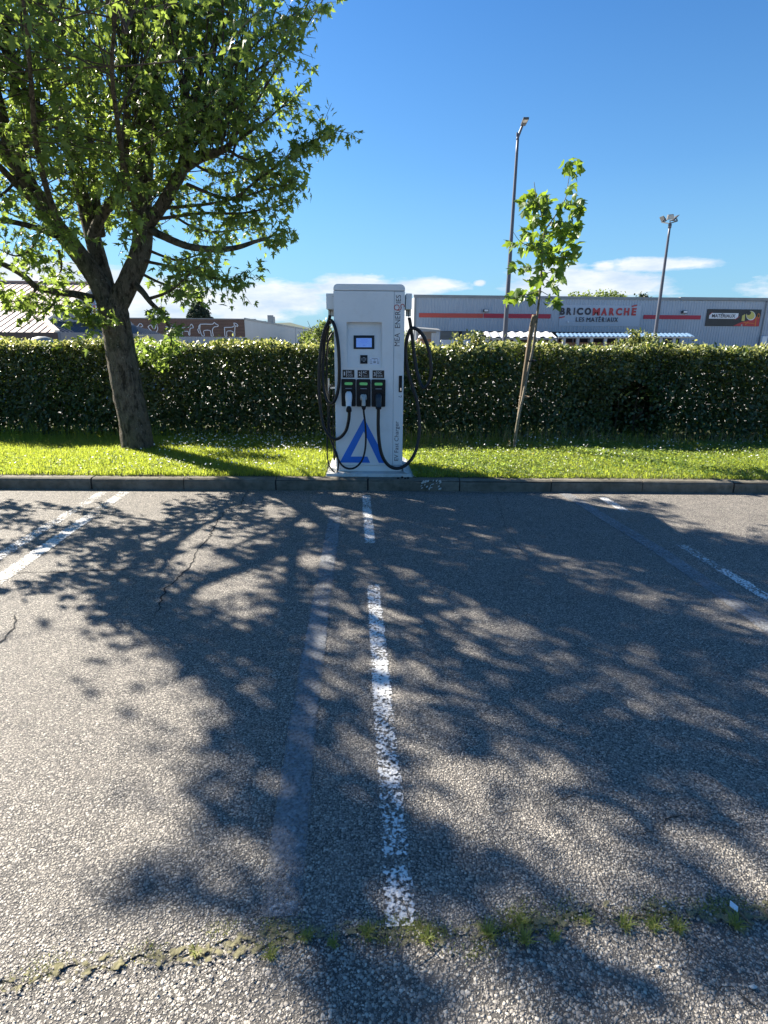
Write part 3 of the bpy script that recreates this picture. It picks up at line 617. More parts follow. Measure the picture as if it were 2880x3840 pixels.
# moss and tufts in the seam at our feet
seam_soil_z = -0.006
def seam_pos(x0=-1.4, x1=1.6, spread=0.05):
    cl = [(x, rng.normal() * 0.02) for x in rng.uniform(x0, x1, 46)]
    def f(n):
        k = rng.integers(0, len(cl), n); c = np.array(cl)[k]
        x = c[:, 0] + rng.normal(size=n) * 0.035; y = seam_y(x) + c[:, 1] + 0.01 + rng.normal(size=n) * 0.014
        return np.stack([x, y, np.full(n, -0.004)], 1)
    return f
blades(8000, seam_pos(), 0.005, 0.014, 0.0016, 1.6, M_seam, 'seam_moss', 'moss and tiny grass growing in the joint between the two asphalt surfaces', 'moss')
for i, (px, py, s) in enumerate([(1150, 3515, 1.0), (1015, 3585, 0.9), (1380, 3500, 1.1), (735, 3570, 0.7), (1600, 3520, 1.1), (1830, 3500, 1.2), (1955, 3460, 1.0), (1970, 3530, 1.3), (2340, 3470, 1.2), (2450, 3480, 1.1), (2540, 3480, 1.2), (2760, 3470, 1.3), (1250, 3540, 0.8), (2080, 3520, 0.9), (2200, 3450, 0.8)]):
    c = GP(px, py)
    lab = ['tiny grass tuft below the foot of the faded grey line', 'tiny grass tuft left of the faded grey line foot', 'grass tuft just left of the white line end', 'smallest grass tuft, farthest left in the asphalt joint', 'dark grass tuft right below the white line end',
           'yellowish tuft in the sunlit patch of the asphalt joint', 'upright sprig standing off the joint towards the bays', 'broad green tuft in the middle of the asphalt joint', 'leafy tuft left of the pale twig bits', 'second leafy tuft left of the pale twig bits', 'spiky star shaped tuft in the right of the joint', 'largest grass tuft beside the white tipped stick',
           'faint tuft between the two painted lines', 'low tuft right of the broad green tuft', 'thin tuft in the soil patch of the joint'][i]
    nb = int(48 * s); a = rng.random(nb) * 6.283; L = rng.uniform(0.015, 0.034, nb) * s; V = []; F = []
    for k in range(nb):
        q = c + np.array([rng.normal() * .006, rng.normal() * .006, -0.002]); dxy = np.array([math.cos(a[k]), math.sin(a[k]), 0]); sd_ = np.array([-dxy[1], dxy[0], 0]) * 0.0011
        b0 = len(V); V += [q - sd_, q + sd_, q + dxy * L[k] * .5 + [0, 0, L[k] * .5] + sd_, q + dxy * L[k] * .5 + [0, 0, L[k] * .5] - sd_, q + dxy * L[k] * 0.95 + [0, 0, L[k] * .55]]
        F += [(b0, b0 + 1, b0 + 2), (b0, b0 + 2, b0 + 3), (b0 + 3, b0 + 2, b0 + 4)]
    o = np_mesh('grass_tuft', np.array(V) - c, np.array(F), M_seam, np.repeat(rng.random(nb), 5)); o.location = c
    tag(o, lab, 'grass tuft', 'grass tufts in the asphalt joint')
# loose stones, twigs, scraps
pp = []
for k in range(1500):
    x = rng.uniform(-1.5, 1.7); y = seam_y(x) + rng.normal() * 0.06; pp.append((x, y, 0.002))
STONE = ([(-.5, -.3, 0), (.4, -.45, 0), (.5, .35, 0), (-.35, .5, 0), (-.2, -.1, .25), (.25, .1, .22)], [(0, 1, 4), (1, 5, 4), (1, 2, 5), (2, 3, 5), (3, 4, 5), (3, 0, 4)])
tag(scatter('loose_chippings', STONE[0], STONE[1], np.array(pp), frames(1500, (0, 0, 9)), rng.uniform(0.003, 0.0075, 1500), leaf_mat('loose_stone', (.22, .21, .20), (.46, .44, .40), (.3, .3, .3), .8, 0.0)), 'loose stone chippings lying along the joint in the asphalt', 'gravel', kind='stuff')
def twig(name, pts, r, m, label, cat, group=None, z=0.006, tip=None):
    P = [GP(px, py) + np.array([0, 0, z]) for px, py in pts]; mb = MB(P[0]); mb.tube(P, [r, r * .8] if len(P) == 2 else [r] * len(P), 6, 3); o = mb.build(name, m, loc=P[0]); tag(o, label, cat, group)
    return o
st = empty('wooden_stick', GP(2790, 3430), label='short wooden stick with a white plastic tip lying in the joint at the right', cat='stick')
P = [GP(2735, 3395), GP(2765, 3420), GP(2820, 3478)]; o0 = np.array(st.location)
mb = MB(o0); mb.tube([P[1] + [0, 0, .008], P[2] + [0, 0, .006]], .0035, 6, 2); mb.build('stick', M_stake, st)
mb = MB(o0); mb.obox((P[0] + P[1]) / 2 + [0, 0, .009], (P[1] - P[0]) * .5, np.array([.006, .008, 0]), (0, 0, .002)); mb.build('white_tip', M_daisy, st, bevel=.001)
for pts, r, lab in [([(2230, 3400), (2310, 3440)], .0012, 'thin dry twig above the joint, left of the leafy tufts'), ([(2370, 3435), (2445, 3440)], .0016, 'short dry twig lying over the leafy tuft'),
                    ([(1555, 3608), (1610, 3570), (1640, 3535)], .0012, 'bent dry twig in the joint below the white line end'), ([(540, 3570), (565, 3530)], .0018, 'pale dead grass stem in the left of the joint'), ([(2870, 3420), (2885, 3450)], .004, 'brown bark piece at the right edge of the joint')]:
    twig('dry_twig', pts, r, M_stake, lab, 'twig', 'dry twigs on the asphalt')
for px, py, s, lab in [(1638, 2235, .010, 'tiny white chip on the asphalt right of the white line'), (2470, 3625, .014, 'pale paint scrap at the bottom right near the crack'), (2490, 3400, .010, 'white petal like scrap above the joint'), (2825, 3700, .016, 'round pale pebble near the right bottom crack'), (2310, 2965, .008, 'small white chip in the shade right of centre')]:
    c = GP(px, py, 0.003); mb = MB(c); n = 7
    mb.poly([c + np.array([math.cos(t) * s * rnd.uniform(.5, 1), math.sin(t) * s * .5 * rnd.uniform(.6, 1), 0]) for t in np.linspace(0, 6.28, n + 1)[:-1]] + [c + np.array([0, 0, s * .35])], [(i, (i + 1) % n, n) for i in range(n)])
    o = mb.build('pale_scrap', M_bits, loc=c); tag(o, lab, 'scrap', 'pale scraps on the asphalt')
# crumbs of mortar on the kerb right of the charger
mb = MB(); c0 = GP(1620, 1800, 0.125)
for k in range(26):
    s = rnd.uniform(-.12, .1); p = c0 + np.array([s, rnd.uniform(-.06, .0), rnd.uniform(-.09, 0.004)]); p[1] = kerb_y(p[0]) + rnd.uniform(-.012, .004) - (.02 if p[2] < .05 else 0)
    mb.obox(p, (rnd.uniform(.004, .014), 0, .003), (0, .004, 0), (.002, 0, rnd.uniform(.003, .010)))
tag(mb.build('mortar_splash', M_bits), 'dried mortar splash on the kerb right of the charger pad', 'mortar', kind='stuff')

# ------------------------------------------------------------------ hedge
def hedge_front(x): return np.interp(x, [-9, -5.3, 1.3, 3.6, 5.7, 9], [9.12, 8.98, 8.72, 8.50, 8.18, 7.9])
HTOP = 1.485
hedge = empty('clipped_hedge', (0, 8.7, 0.12), label='long clipped evergreen hedge behind the charger with sunlit top leaves', cat='hedge')
def hedge_leaves(n, part):
    x = rng.uniform(-8.2, 8.2, n); hf = hedge_front(x)
    wob = 0.08 * np.sin(x * 1.3 + 2) + 0.05 * np.sin(x * 3.1) + 0.04 * np.sin(x * 7.3 + 1); 
    if part == 'front':
        z = 0.16 + (HTOP - 0.16) * rng.random(n) ** 0.95; dep = np.abs(rng.normal(size=n)) * 0.09 + 0.10 * np.sin(z * 5 + x * 3) * 0.4; y = hf + wob + dep + 0.05 * np.clip(0.5 - z, 0, 1)
        keep = rng.random(n) < np.clip(0.45 + (z - 0.15) * 2.2, 0, 1)
        d = rng.normal(size=(n, 3)) * .5 + np.array([0, -0.6, -0.35]); up = (0, -1.2, 0.9)
    elif part == 'back':
        z = 0.16 + (HTOP - 0.2) * rng.random(n); y = hf + 0.95 - np.abs(rng.normal(size=n)) * 0.12; keep = rng.random(n) < np.clip(0.55 + (z - 0.2) * 1.5, 0, 0.98)
        d = rng.normal(size=(n, 3)) + np.array([0, 0.6, -0.2]); up = (0, 1.0, 0.8)
    elif part == 'mid':
        z = 0.2 + (HTOP - 0.25) * rng.random(n); y = hf + rng.uniform(0.15, 0.85, n); keep = rng.random(n) < np.clip(0.3 + (z - 0.3) * 1.3, 0, 1)
        d = rng.normal(size=(n, 3)); up = (0, 0, 0.6)
    else:
        y = hf + rng.uniform(-0.03, 0.98, n); z = HTOP + 0.035 * np.sin(x * 3.1) + 0.02 * np.sin(x * 9) - np.abs(rng.normal(size=n)) * 0.045 + 0.02; keep = np.ones(n, bool)
        d = rng.normal(size=(n, 3)) + np.array([0, -0.2, 0.2]); up = (-0.3, 0, 1.1)
    gap = ((x - 4.15) / 0.34) ** 2 + ((z - 0.62) / 0.42) ** 2     # the thin patch right of the sapling
    keep &= (gap > 1) | (rng.random(n) < 0.10) | (y > hf + .45) if part in ('front', 'mid') else keep
    if part == 'top':
        spr = rng.random(n) < 0.03; z = z + spr * rng.uniform(0.0, 0.10, n)
    k = np.where(keep)[0]
    return np.stack([x, y, z], 1)[k], frames(len(k), up, d[k]), rng.uniform(0.045, 0.085, len(k))
Pp, Ff, Ss = [], [], []
for part, n in (('front', 50000), ('mid', 38000), ('back', 34000), ('top', 26000)):
    a, b, c = hedge_leaves(n, part); Pp.append(a); Ff.append(b); Ss.append(c)
n = 9000; q = np.stack([rng.uniform(3.5, 4.9, n), np.zeros(n), rng.uniform(.14, 1.2, n)], 1); q[:, 1] = hedge_front(q[:, 0]) + rng.uniform(.6, 1.0, n); Pp.append(q); Ff.append(frames(n, (0, 1, .6))); Ss.append(rng.uniform(.05, .09, n))
n = 9000; q = np.stack([rng.uniform(-8, 8, n), np.zeros(n), rng.uniform(.12, .55, n)], 1); q[:, 1] = hedge_front(q[:, 0]) + rng.uniform(.5, 1.0, n); Pp.append(q); Ff.append(frames(n, (0, 1, .6))); Ss.append(rng.uniform(.05, .09, n))
# shoots sticking out above the clipped top
for (px, py, h) in [(1720, 1262, .16), (1780, 1250, .24), (1800, 1268, .18), (2380, 1245, .30), (2400, 1268, .22), (2440, 1262, .22), (2330, 1285, .1), (2060, 1290, .08), (1000, 1292, .06), (250, 1285, .07), (620, 1296, .05)]:
    b = PY(px, py, 8.9 if px > 1300 else 9.1); n = int(150 * h / .2)
    t = rng.random(n); q = np.stack([b[0] + (rng.normal(size=n)) * .05 * (0.4 + t), b[1] + rng.normal(size=n) * .05, (HTOP - .03) + (b[2] - HTOP + .05) * t], 1)
    Pp.append(q); Ff.append(frames(n, (0, -.3, .8), np.tile([0, -.1, .8], (n, 1)))); Ss.append(rng.uniform(.04, .075, n))
PA, FA, SA = np.concatenate(Pp), np.concatenate(Ff), np.concatenate(Ss)
suntint = rng.random(len(PA)) < np.clip((PA[:, 2] - (HTOP - .12)) / .12, 0, 1) * .7  # leaves near the top get the painted sunlight colour
scatter('foliage', OVAL[0], OVAL[1], PA[~suntint], FA[~suntint], SA[~suntint], M_hedge, hedge)['kind'] = 'stuff'
yo = scatter('sun_tinted_foliage', OVAL[0], OVAL[1], PA[suntint], FA[suntint], SA[suntint] * .85, M_suntint, hedge); yo['kind'] = 'stuff'; yo['label'] = 'pale leaves on the clipped top, sunlight put into their colour'
hedge.location = (0, 0, 0)
hs = MB()
for k in range(75):
    x = -8 + 16 * k / 74 + rnd.uniform(-.06, .06); y0 = hedge_front(x) + 0.45 + rnd.uniform(-.12, .12)
    hs.tube([(x, y0, .08), (x + rnd.uniform(-.06, .06), y0 + rnd.uniform(-.05, .05), .55), (x + rnd.uniform(-.15, .15), y0 + rnd.uniform(-.1, .1), 1.0), (x + rnd.uniform(-.2, .2), y0 + rnd.uniform(-.2, .2), 1.4)], [.022, .016, .010, .004], 5, 2)
    for q in range(5):
        z = rnd.uniform(.25, 1.1); hs.tube([(x, y0, z), (x + rnd.uniform(-.2, .2), y0 + rnd.uniform(-.3, .3), z + .15), (x + rnd.uniform(-.3, .3), y0 + rnd.uniform(-.45, .45), z + .3)], [.008, .006, .003], 4, 2)
hs.build('stems', M_stem, hedge)['kind'] = 'stuff'

# ------------------------------------------------------------------ the big maple on the left
TY = 7.8
def L(*pts): return [PY(px, py, TY + dy) for px, py, dy in pts]
maple = empty('maple_tree', GP(520, 1690, 0.13), label='large pollarded maple with dense crown on the verge left of the charger', cat='tree')
mo = np.array(maple.location)
WOOD = []                                    # centrelines for hanging twigs on
def limb(name, pts, rad, noise=0.05, sides=12, sub=6, m=M_bark):
    if name == 'limb': rad = [r * .80 for r in rad]
    mb = MB(mo); Q, RR = mb.tube(pts, rad, sides, sub, noise); mb.build(name, m, maple, smooth=True); WOOD.append(Q); return Q
base = L((522, 1700, 0), (505, 1600, 0), (482, 1480, 0), (458, 1350, 0), (437, 1230, 0), (420, 1140, 0))
limb('trunk', [base[0] + [0, 0, -.05]] + base, [.25, .215, .192, .186, .180, .172, .178], 0.045, 24, 8)
limb('limb', L((425, 1180, 0), (370, 1060, -.02), (300, 960, -.10), (200, 830, -.2), (110, 690, -.3), (50, 580, -.35), (10, 450, -.4), (-30, 300, -.5)), [.17, .155, .135, .12, .105, .10, .085, .07])
limb('limb', L((415, 1150, .05), (375, 1000, .12), (345, 880, .2), (310, 740, .3), (275, 600, .4), (240, 480, .5), (200, 330, .55)), [.16, .135, .12, .105, .10, .10, .07])
limb('limb', L((430, 1160, -.02), (490, 1040, .0), (530, 930, .05), (535, 800, .08), (540, 650, .1), (555, 500, .1), (575, 380, .12), (580, 290, .15)), [.17, .155, .15, .135, .13, .125, .13, .11])
limb('limb', L((345, 900, .15), (375, 820, .0), (430, 740, -.1), (465, 660, -.2), (470, 520, -.3), (480, 400, -.35)), [.09, .075, .065, .06, .055, .045])
limb('limb', L((375, 880, .2), (360, 760, .35), (350, 640, .5), (340, 520, .6), (330, 380, .7)), [.085, .07, .06, .055, .04])
limb('limb', L((540, 860, .05), (600, 780, -.1), (660, 680, -.2), (690, 610, -.25), (700, 500, -.3), (705, 400, -.35)), [.10, .09, .085, .08, .05, .03])
limb('limb', L((680, 640, -.22), (740, 600, -.3), (800, 575, -.35), (850, 556, -.4)), [.075, .062, .055, .045])
limb('limb', L((560, 520, .1), (520, 440, .3), (490, 330, .45), (480, 240, .5)), [.08, .07, .06, .045])
limb('limb', L((60, 600, -.35), (110, 500, -.5), (150, 420, -.6), (120, 380, -.65), (60, 330, -.7)), [.07, .055, .05, .04, .03])
limb('limb', L((100, 680, -.3), (0, 560, -.1), (-120, 440, .1), (-220, 300, .2), (-280, 150, .3)), [.10, .095, .085, .07, .05])
limb('limb', L((160, 790, -.2), (60, 690, -.6), (-20, 610, -1.0), (-140, 540, -1.4), (-260, 430, -1.7)), [.06, .045, .04, .035, .02])
limb('limb', L((60, 620, -.35), (-60, 480, -.9), (-160, 330, -1.5), (-200, 150, -2.0), (-220, 0, -2.3)), [.06, .045, .035, .025, .015])
limb('limb', L((300, 960, -.1), (200, 780, -.8), (140, 560, -1.4), (120, 350, -2.0), (100, 100, -2.5), (60, -150, -2.8)), [.05, .04, .032, .024, .018, .012])
limb('limb', L((-60, 620, -.2), (-300, 560, -.8), (-560, 520, -1.3), (-800, 430, -1.8)), [.08, .06, .05, .03])
limb('limb', L((-60, 965, -.8), (-300, 880, -1.3), (-520, 850, -1.8)), [.035, .03, .015])
limb('limb', L((520, 820, 0), (470, 640, -.9), (440, 450, -1.6), (420, 250, -2.2), (440, 0, -2.6)), [.05, .036, .028, .02, .012])
limb('limb', L((560, 860, .03), (620, 890, -.15), (700, 922, -.3), (790, 935, -.4), (880, 930, -.5), (960, 905, -.55), (1010, 890, -.6), (1045, 860, -.6)), [.065, .055, .05, .045, .036, .025, .015, .008])
limb('limb', L((345, 1120, -.05), (290, 1105, -.2), (220, 1096, -.35), (140, 1078, -.5), (90, 1035, -.6), (20, 995, -.7), (-70, 960, -.8), (-200, 900, -1.0)), [.07, .055, .048, .045, .04, .036, .03, .015])
limb('limb', L((250, 900, -.15), (150, 860, -.4), (60, 835, -.6), (-40, 820, -.8), (-200, 780, -1.1)), [.05, .04, .035, .03, .012])
limb('limb', L((500, 1060, 0), (535, 1095, -.2), (565, 1135, -.35), (600, 1170, -.1), (640, 1240, .2), (640, 1290, .4), (615, 1340, .5), (595, 1370, .5)), [.06, .045, .036, .028, .014, .010, .007, .004], sides=8)
def Wp(*p): return [np.array(q, float) for q in p]
limb('limb', Wp((-4.0, 7.6, 3.2), (-4.5, 6.9, 3.75), (-5.0, 6.1, 4.3), (-5.4, 5.4, 4.9), (-5.6, 5.0, 5.5)), [.06, .05, .04, .03, .02])
limb('limb', Wp((-3.7, 7.3, 3.5), (-4.1, 6.5, 4.2), (-4.45, 5.8, 5.0), (-4.7, 5.3, 5.7)), [.05, .04, .03, .02])
EXTRA = [[p, p + np.array(d)] for p, d in [(np.array([-5.0, 6.1, 4.3]), (-.7, -.6, .5)), (np.array([-5.2, 5.7, 4.6]), (.5, -.6, .5)), (np.array([-5.4, 5.4, 4.9]), (-.6, -.1, .9)), (np.array([-5.5, 5.2, 5.2]), (.2, -.5, .9)), (np.array([-4.3, 6.1, 4.7]), (.5, -.6, .8)), (np.array([-4.45, 5.8, 5.0]), (-.4, -.7, .7)), (np.array([-4.6, 5.5, 5.4]), (.5, -.3, .9)), (np.array([-4.7, 6.6, 4.0]), (-.9, .1, .6)), (np.array([-5.3, 5.5, 4.8]), (-.9, .5, .8)), (np.array([-4.65, 5.4, 5.5]), (-.5, .3, 1.0)), (np.array([-5.5, 5.1, 5.4]), (-.5, -.5, .6))]]
# side branches that make the outline
SIDE = [
 L((700, 690, -.3), (860, 745, -.4), (960, 680, -.5), (1040, 620, -.6), (1110, 575, -.7), (1180, 530, -.75), (1245, 485, -.8)),
 L((850, 556, -.4), (930, 500, -.45), (1000, 450, -.5), (1060, 400, -.5), (1105, 400, -.5)),
 L((620, 780, -.1), (780, 765, -.3), (920, 735, -.5), (1020, 705, -.6), (1090, 690, -.7)),
 L((600, 820, -.1), (760, 800, -.3), (900, 800, -.4), (1010, 780, -.5), (1085, 765, -.6)),
 L((640, 800, .1), (720, 850, .3), (800, 870, .5), (900, 860, .6), (970, 840, .7)),
 L((545, 980, 0), (640, 1000, -.3), (740, 1030, -.5), (840, 1050, -.7), (910, 1062, -.8)),
 L((560, 940, 0), (660, 975, .3), (730, 960, .5), (800, 930, .6)),
 L((520, 1020, 0), (600, 1060, .3), (680, 1080, .5), (760, 1100, .6)),
 L((560, 1120, -.3), (640, 1090, -.5), (720, 1020, -.8), (780, 970, -.9)),
 L((700, 560, -.2), (780, 440, -.3), (880, 340, -.4), (980, 250, -.5), (1060, 190, -.6), (1100, 140, -.6)),
 L((690, 620, -.2), (820, 500, -.1), (920, 400, .1), (1000, 330, .2), (1080, 380, .25)),
 L((700, 480, -.3), (800, 330, -.6), (900, 220, -.9), (1000, 130, -1.1), (1090, 60, -1.2)),
 L((580, 300, .1), (680, 180, .2), (800, 60, .3), (900, -60, .4), (980, -180, .5)),
 L((580, 300, .1), (640, 160, -.3), (760, 20, -.7), (880, -120, -1.0), (1000, -260, -1.3)),
 L((850, 556, -.4), (900, 590, -.6), (960, 600, -.8), (1010, 570, -.9)),
 L((720, 610, -.25), (800, 650, 0), (900, 640, .3), (960, 600, .5)),
 L((220, 1096, -.35), (200, 1140, -.5), (160, 1170, -.6), (90, 1165, -.7)),
 L((300, 1108, -.2), (330, 1150, -.4), (350, 1190, -.5)),
 L((140, 1078, -.5), (110, 1110, -.7), (60, 1130, -.8), (0, 1120, -.9)),
 L((150, 860, -.4), (120, 930, -.6), (60, 960, -.8), (-10, 930, -1)),
 L((220, 940, 0), (230, 1010, .2), (200, 1050, .3)),
 L((0, 995, -.7), (-60, 1040, -.9), (-140, 1060, -1.1)),
 L((80, 650, -.3), (20, 720, -.7), (-60, 760, -1.0), (-180, 740, -1.3)),
 L((300, 950, -.1), (260, 900, -.7), (210, 830, -1.1), (150, 760, -1.4)),
 L((-60, 965, -.8), (-300, 1010, -1.1), (-520, 1020, -1.4), (-760, 1000, -1.7)),
 L((-60, 965, -.8), (-260, 930, -.9), (-480, 900, -1.0), (-700, 860, -1.0)),
 L((-80, 960, -.8), (-250, 1040, -1.5), (-420, 1080, -2.0), (-560, 1060, -2.4)),
 L((-100, 950, -.8), (-280, 1060, -.6), (-460, 1110, -.5), (-640, 1090, -.4)),
 L((-200, 900, -1.0), (-400, 880, -2.0), (-560, 860, -2.6)),
 L((-140, 940, -.9), (-330, 960, -1.7), (-520, 950, -2.3)),
 L((-200, 900, -1.0), (-420, 800, -1.4), (-640, 740, -1.7)),
 L((-300, 880, -1.3), (-500, 960, -.8), (-700, 1010, -.6)),
 L((-300, 560, -.8), (-520, 640, -1.5), (-700, 700, -2.0)),
 L((530, 900, 0), (500, 840, -.6), (470, 760, -1.0), (440, 660, -1.3)),
 L((345, 860, .2), (400, 800, .9), (450, 700, 1.3), (500, 560, 1.6)),
 L((535, 760, .1), (600, 640, .9), (660, 500, 1.4), (720, 360, 1.8)),
 L((240, 700, .3), (180, 600, 1.0), (120, 480, 1.5), (60, 330, 1.9)),
]
sb = MB(mo); TW = []
SIDE += [[a_, a_ * .5 + b_ * .5 + [0, 0, .06], b_] for a_, b_ in EXTRA] + [[a_, a_ * .5 + b_ * .5 + [.15, .1, -.05], b_ + [.2, .25, .1]] for a_, b_ in EXTRA]
for P in SIDE:
    n = len(P); Q, RR = sb.tube(P, list(np.linspace(.020, .004, n)), 6, 5); TW.append((Q, 'side'))
# long upright shoots springing from the pollard heads and limbs
heads = [(W_[-1], 15) for W_ in WOOD[1:17]]
allwood = np.concatenate([w_[len(w_) // 3:] for w_ in WOOD[1:17]])
def shoot(p, d, Ln, r0, side=False):
    pts = [p]; cur = np.array(p); dd = unit(d)
    for k in range(5):
        dd = unit(dd + np.array([rng.normal() * .10, rng.normal() * .10, 0.10 if not side else -0.02 + rng.normal() * .05]))
        cur = cur + dd * Ln / 5; pts.append(cur)
    Q, RR = sb.tube(pts, list(np.linspace(r0, .003, 6)), 5, 3); return Q
CC = np.array([-3.3, 7.7, 4.3])
for h, n in heads:
    for k in range(n):
        out = unit((h - CC) * [1, 1, 0] + [0.01, 0, 0]); p = h + rng.normal(size=3) * [.05, .05, .12]
        TW.append((shoot(p, [out[0] * .25 + rng.normal() * .28, out[1] * .25 + rng.normal() * .28, 1], rng.uniform(1.2, 2.8), rng.uniform(.010, .017)), 'up'))
for k in range(120):
    p = allwood[rng.integers(len(allwood))]; out = unit((p - CC) * [1, 1, .3] + rng.normal(size=3) * .2)
    if p[2] < 3.0: continue
    TW.append((shoot(p, [out[0] * .35 + rng.normal() * .2, out[1] * .35 + rng.normal() * .2, 1], rng.uniform(.9, 2.2), rng.uniform(.006, .011)), 'up'))
for k in range(210):                         # spreading laterals inside the crown, all round
    p = allwood[rng.integers(len(allwood))]; a = rng.random() * 6.283
    if p[2] < 2.6: continue
    TW.append((shoot(p, [math.cos(a), math.sin(a), rng.uniform(.0, .7)], rng.uniform(.7, 1.5), .007, True), 'lat'))
# second-order twigs carrying the leaves
LP, LD = [], []
def crown_ok(p):
    q = (p - np.array([-3.7, 7.15, 4.6])) / np.array([3.1, 3.1, 3.4]); return q.dot(q) < 1
def leafy(Q, dens, spread, hang=1.0):
    seg = np.linalg.norm(np.diff(Q, axis=0), axis=1); Lt = seg.sum(); n = int(Lt * dens); cum = np.concatenate([[0], np.cumsum(seg)])
    for s in np.linspace(0.18 * Lt, Lt, max(n, 1)):
        p = np.array([np.interp(s, cum, Q[:, j]) for j in range(3)]); i = min(np.searchsorted(cum, s), len(Q) - 1); t = unit(Q[i] - Q[i - 1] + 1e-6)
        for sgn in (1, -1):
            o = unit(rng.normal(size=3)); o = unit(o - t * o.dot(t)); off = o * rng.uniform(.02, spread) + np.array([0, 0, -rng.uniform(0, .03)])
            LP.append(p + off); LD.append(o * .7 + t * .4 + np.array([0, 0, -.55 * hang]))
sub_t = []
for Q, kind in TW:
    seg = np.linalg.norm(Q[-1] - Q[0]); leafy(Q, {'side': 18, 'up': 5.2, 'lat': 5.5}[kind], .09)
    nb = int(seg * {'side': 12, 'up': 1.8, 'lat': 3.1}[kind])
    for k in range(nb):
        i = rng.integers(len(Q) // 4, len(Q)); t = unit(Q[min(i + 1, len(Q) - 1)] - Q[max(i - 1, 0)]); o = unit(rng.normal(size=3)); d = unit(t * .7 + o * .8 + [0, 0, .05])
        Ls = rng.uniform(.15, .42); q2 = [Q[i], Q[i] + d * Ls * .5, Q[i] + d * Ls + [0, 0, -.03]]; sb.tube(q2, [.004, .003, .002], 3, 1); leafy(np.array(q2), 16, .07)
# bright low spray hanging in front of the hedge and small tufts on the low branches
for (px, py, r, n, dy) in [(560, 1310, 60, 130, .5), (500, 1330, 45, 60, .45), (640, 1300, 45, 60, .5), (600, 1360, 30, 30, .45), (640, 1270, 35, 30, .5), (660, 1230, 35, 30, -.6),
                           (590, 1180, 40, 50, -.4), (330, 1185, 40, 60, -.4), (280, 1150, 45, 60, -.35), (370, 1215, 20, 14, -.5), (248, 1205, 14, 8, -.5), (60, 1120, 60, 60, -.7), (150, 1130, 60, 60, -.6), (200, 1060, 50, 50, -.4),
                           (120, 980, 70, 90, -.6), (1070, 880, 42, 46, -.6), (1030, 905, 35, 30, -.6), (1240, 490, 30, 22, -.8), (1180, 545, 40, 30, -.75), (1110, 560, 40, 30, -.7), (700, 1120, 40, 24, -.5), (880, 1065, 35, 22, -.8)]:
    for k in range(n):
        a = rng.random() * 6.283; q = math.sqrt(rng.random()); p = PY(px + math.cos(a) * r * q, py + math.sin(a) * r * q * .7, TY + dy + rng.normal() * .14); LP.append(p); LD.append(np.array([rng.normal(), rng.normal(), -.5]))
LP = np.array(LP); LD = np.array(LD)
far = np.array([crown_ok(p) or p[2] < 3.1 or (p[0] > -1.6 and p[2] < 5.6) for p in LP]); LP, LD = LP[far], LD[far]
# leave a small opening round the limbs' lower ends
nl = len(LP); print('maple leaves', nl); print('xr', LP.min(0), LP.max(0))
leaves = scatter('foliage', MAPLE_DEEP[0], MAPLE_DEEP[1], LP - mo, frames(nl, (0, 0, .7), LD), rng.uniform(.055, .115, nl), M_maple, maple); leaves['kind'] = 'stuff'
tw = sb.build('twigs', M_twig, maple, recalc=False); tw['kind'] = 'stuff'

# ------------------------------------------------------------------ staked sapling
SY = 7.78
sap = empty('maple_sapling', GP(1928, 1700, .13), label='young staked maple sapling with fresh green leaves right of the charger', cat='tree')
so_ = np.array(sap.location)
def LS(*pts): return [PY(px, py, SY + dy) for px, py, dy in pts]
mb = MB(so_); mb.tube(LS((1928, 1712, 0), (1931, 1650, -.02), (1945, 1560, -.04), (1962, 1485, -.045), (1978, 1400, .02), (1998, 1310, .035), (2008, 1240, .03), (2016, 1170, 0), (2024, 1100, 0), (2031, 1010, 0), (2037, 930, 0), (2040, 870, 0)),
                      [.022, .020, .018, .018, .018, .017, .016, .015, .014, .012, .011, .010], 10, 5); mb.build('trunk', M_barky, sap, smooth=True)
mb = MB(so_)
for pts, r in [(((2040, 870, 0), (2060, 840, 0), (2095, 790, .05), (2122, 740, .08), (2130, 690, .1), (2140, 630, .1)), .009), (((2040, 870, 0), (2030, 800, -.05), (2012, 740, -.08), (2005, 700, -.1), (2003, 682, -.1)), .008),
               (((2037, 940, 0), (1990, 925, -.1), (1950, 905, -.2), (1925, 870, -.25)), .006), (((2033, 1010, 0), (1990, 1005, -.1), (1950, 1000, -.2)), .005), (((2036, 960, 0), (2090, 930, .1), (2140, 900, .2)), .006),
               (((2026, 1090, 0), (1990, 1100, -.1), (1920, 1120, -.25)), .006), (((2026, 1090, 0), (2060, 1110, .1), (2085, 1130, .15)), .005), (((2031, 1030, 0), (2070, 1020, .1), (2100, 1020, .15)), .005),
               (((2040, 880, 0), (2090, 860, .1), (2150, 860, .15)), .005), (((2012, 740, -.08), (1990, 755, -.1), (1970, 765, -.15)), .004), (((2035, 970, 0), (2090, 965, -.1), (2140, 965, -.15)), .005), (((2030, 1050, 0), (2050, 1050, .1), (2075, 1065, .15)), .004)]:
    mb.tube(LS(*pts), list(np.linspace(r, .0025, len(pts))), 6, 4)
mb.build('branches', M_barky, sap, smooth=True)
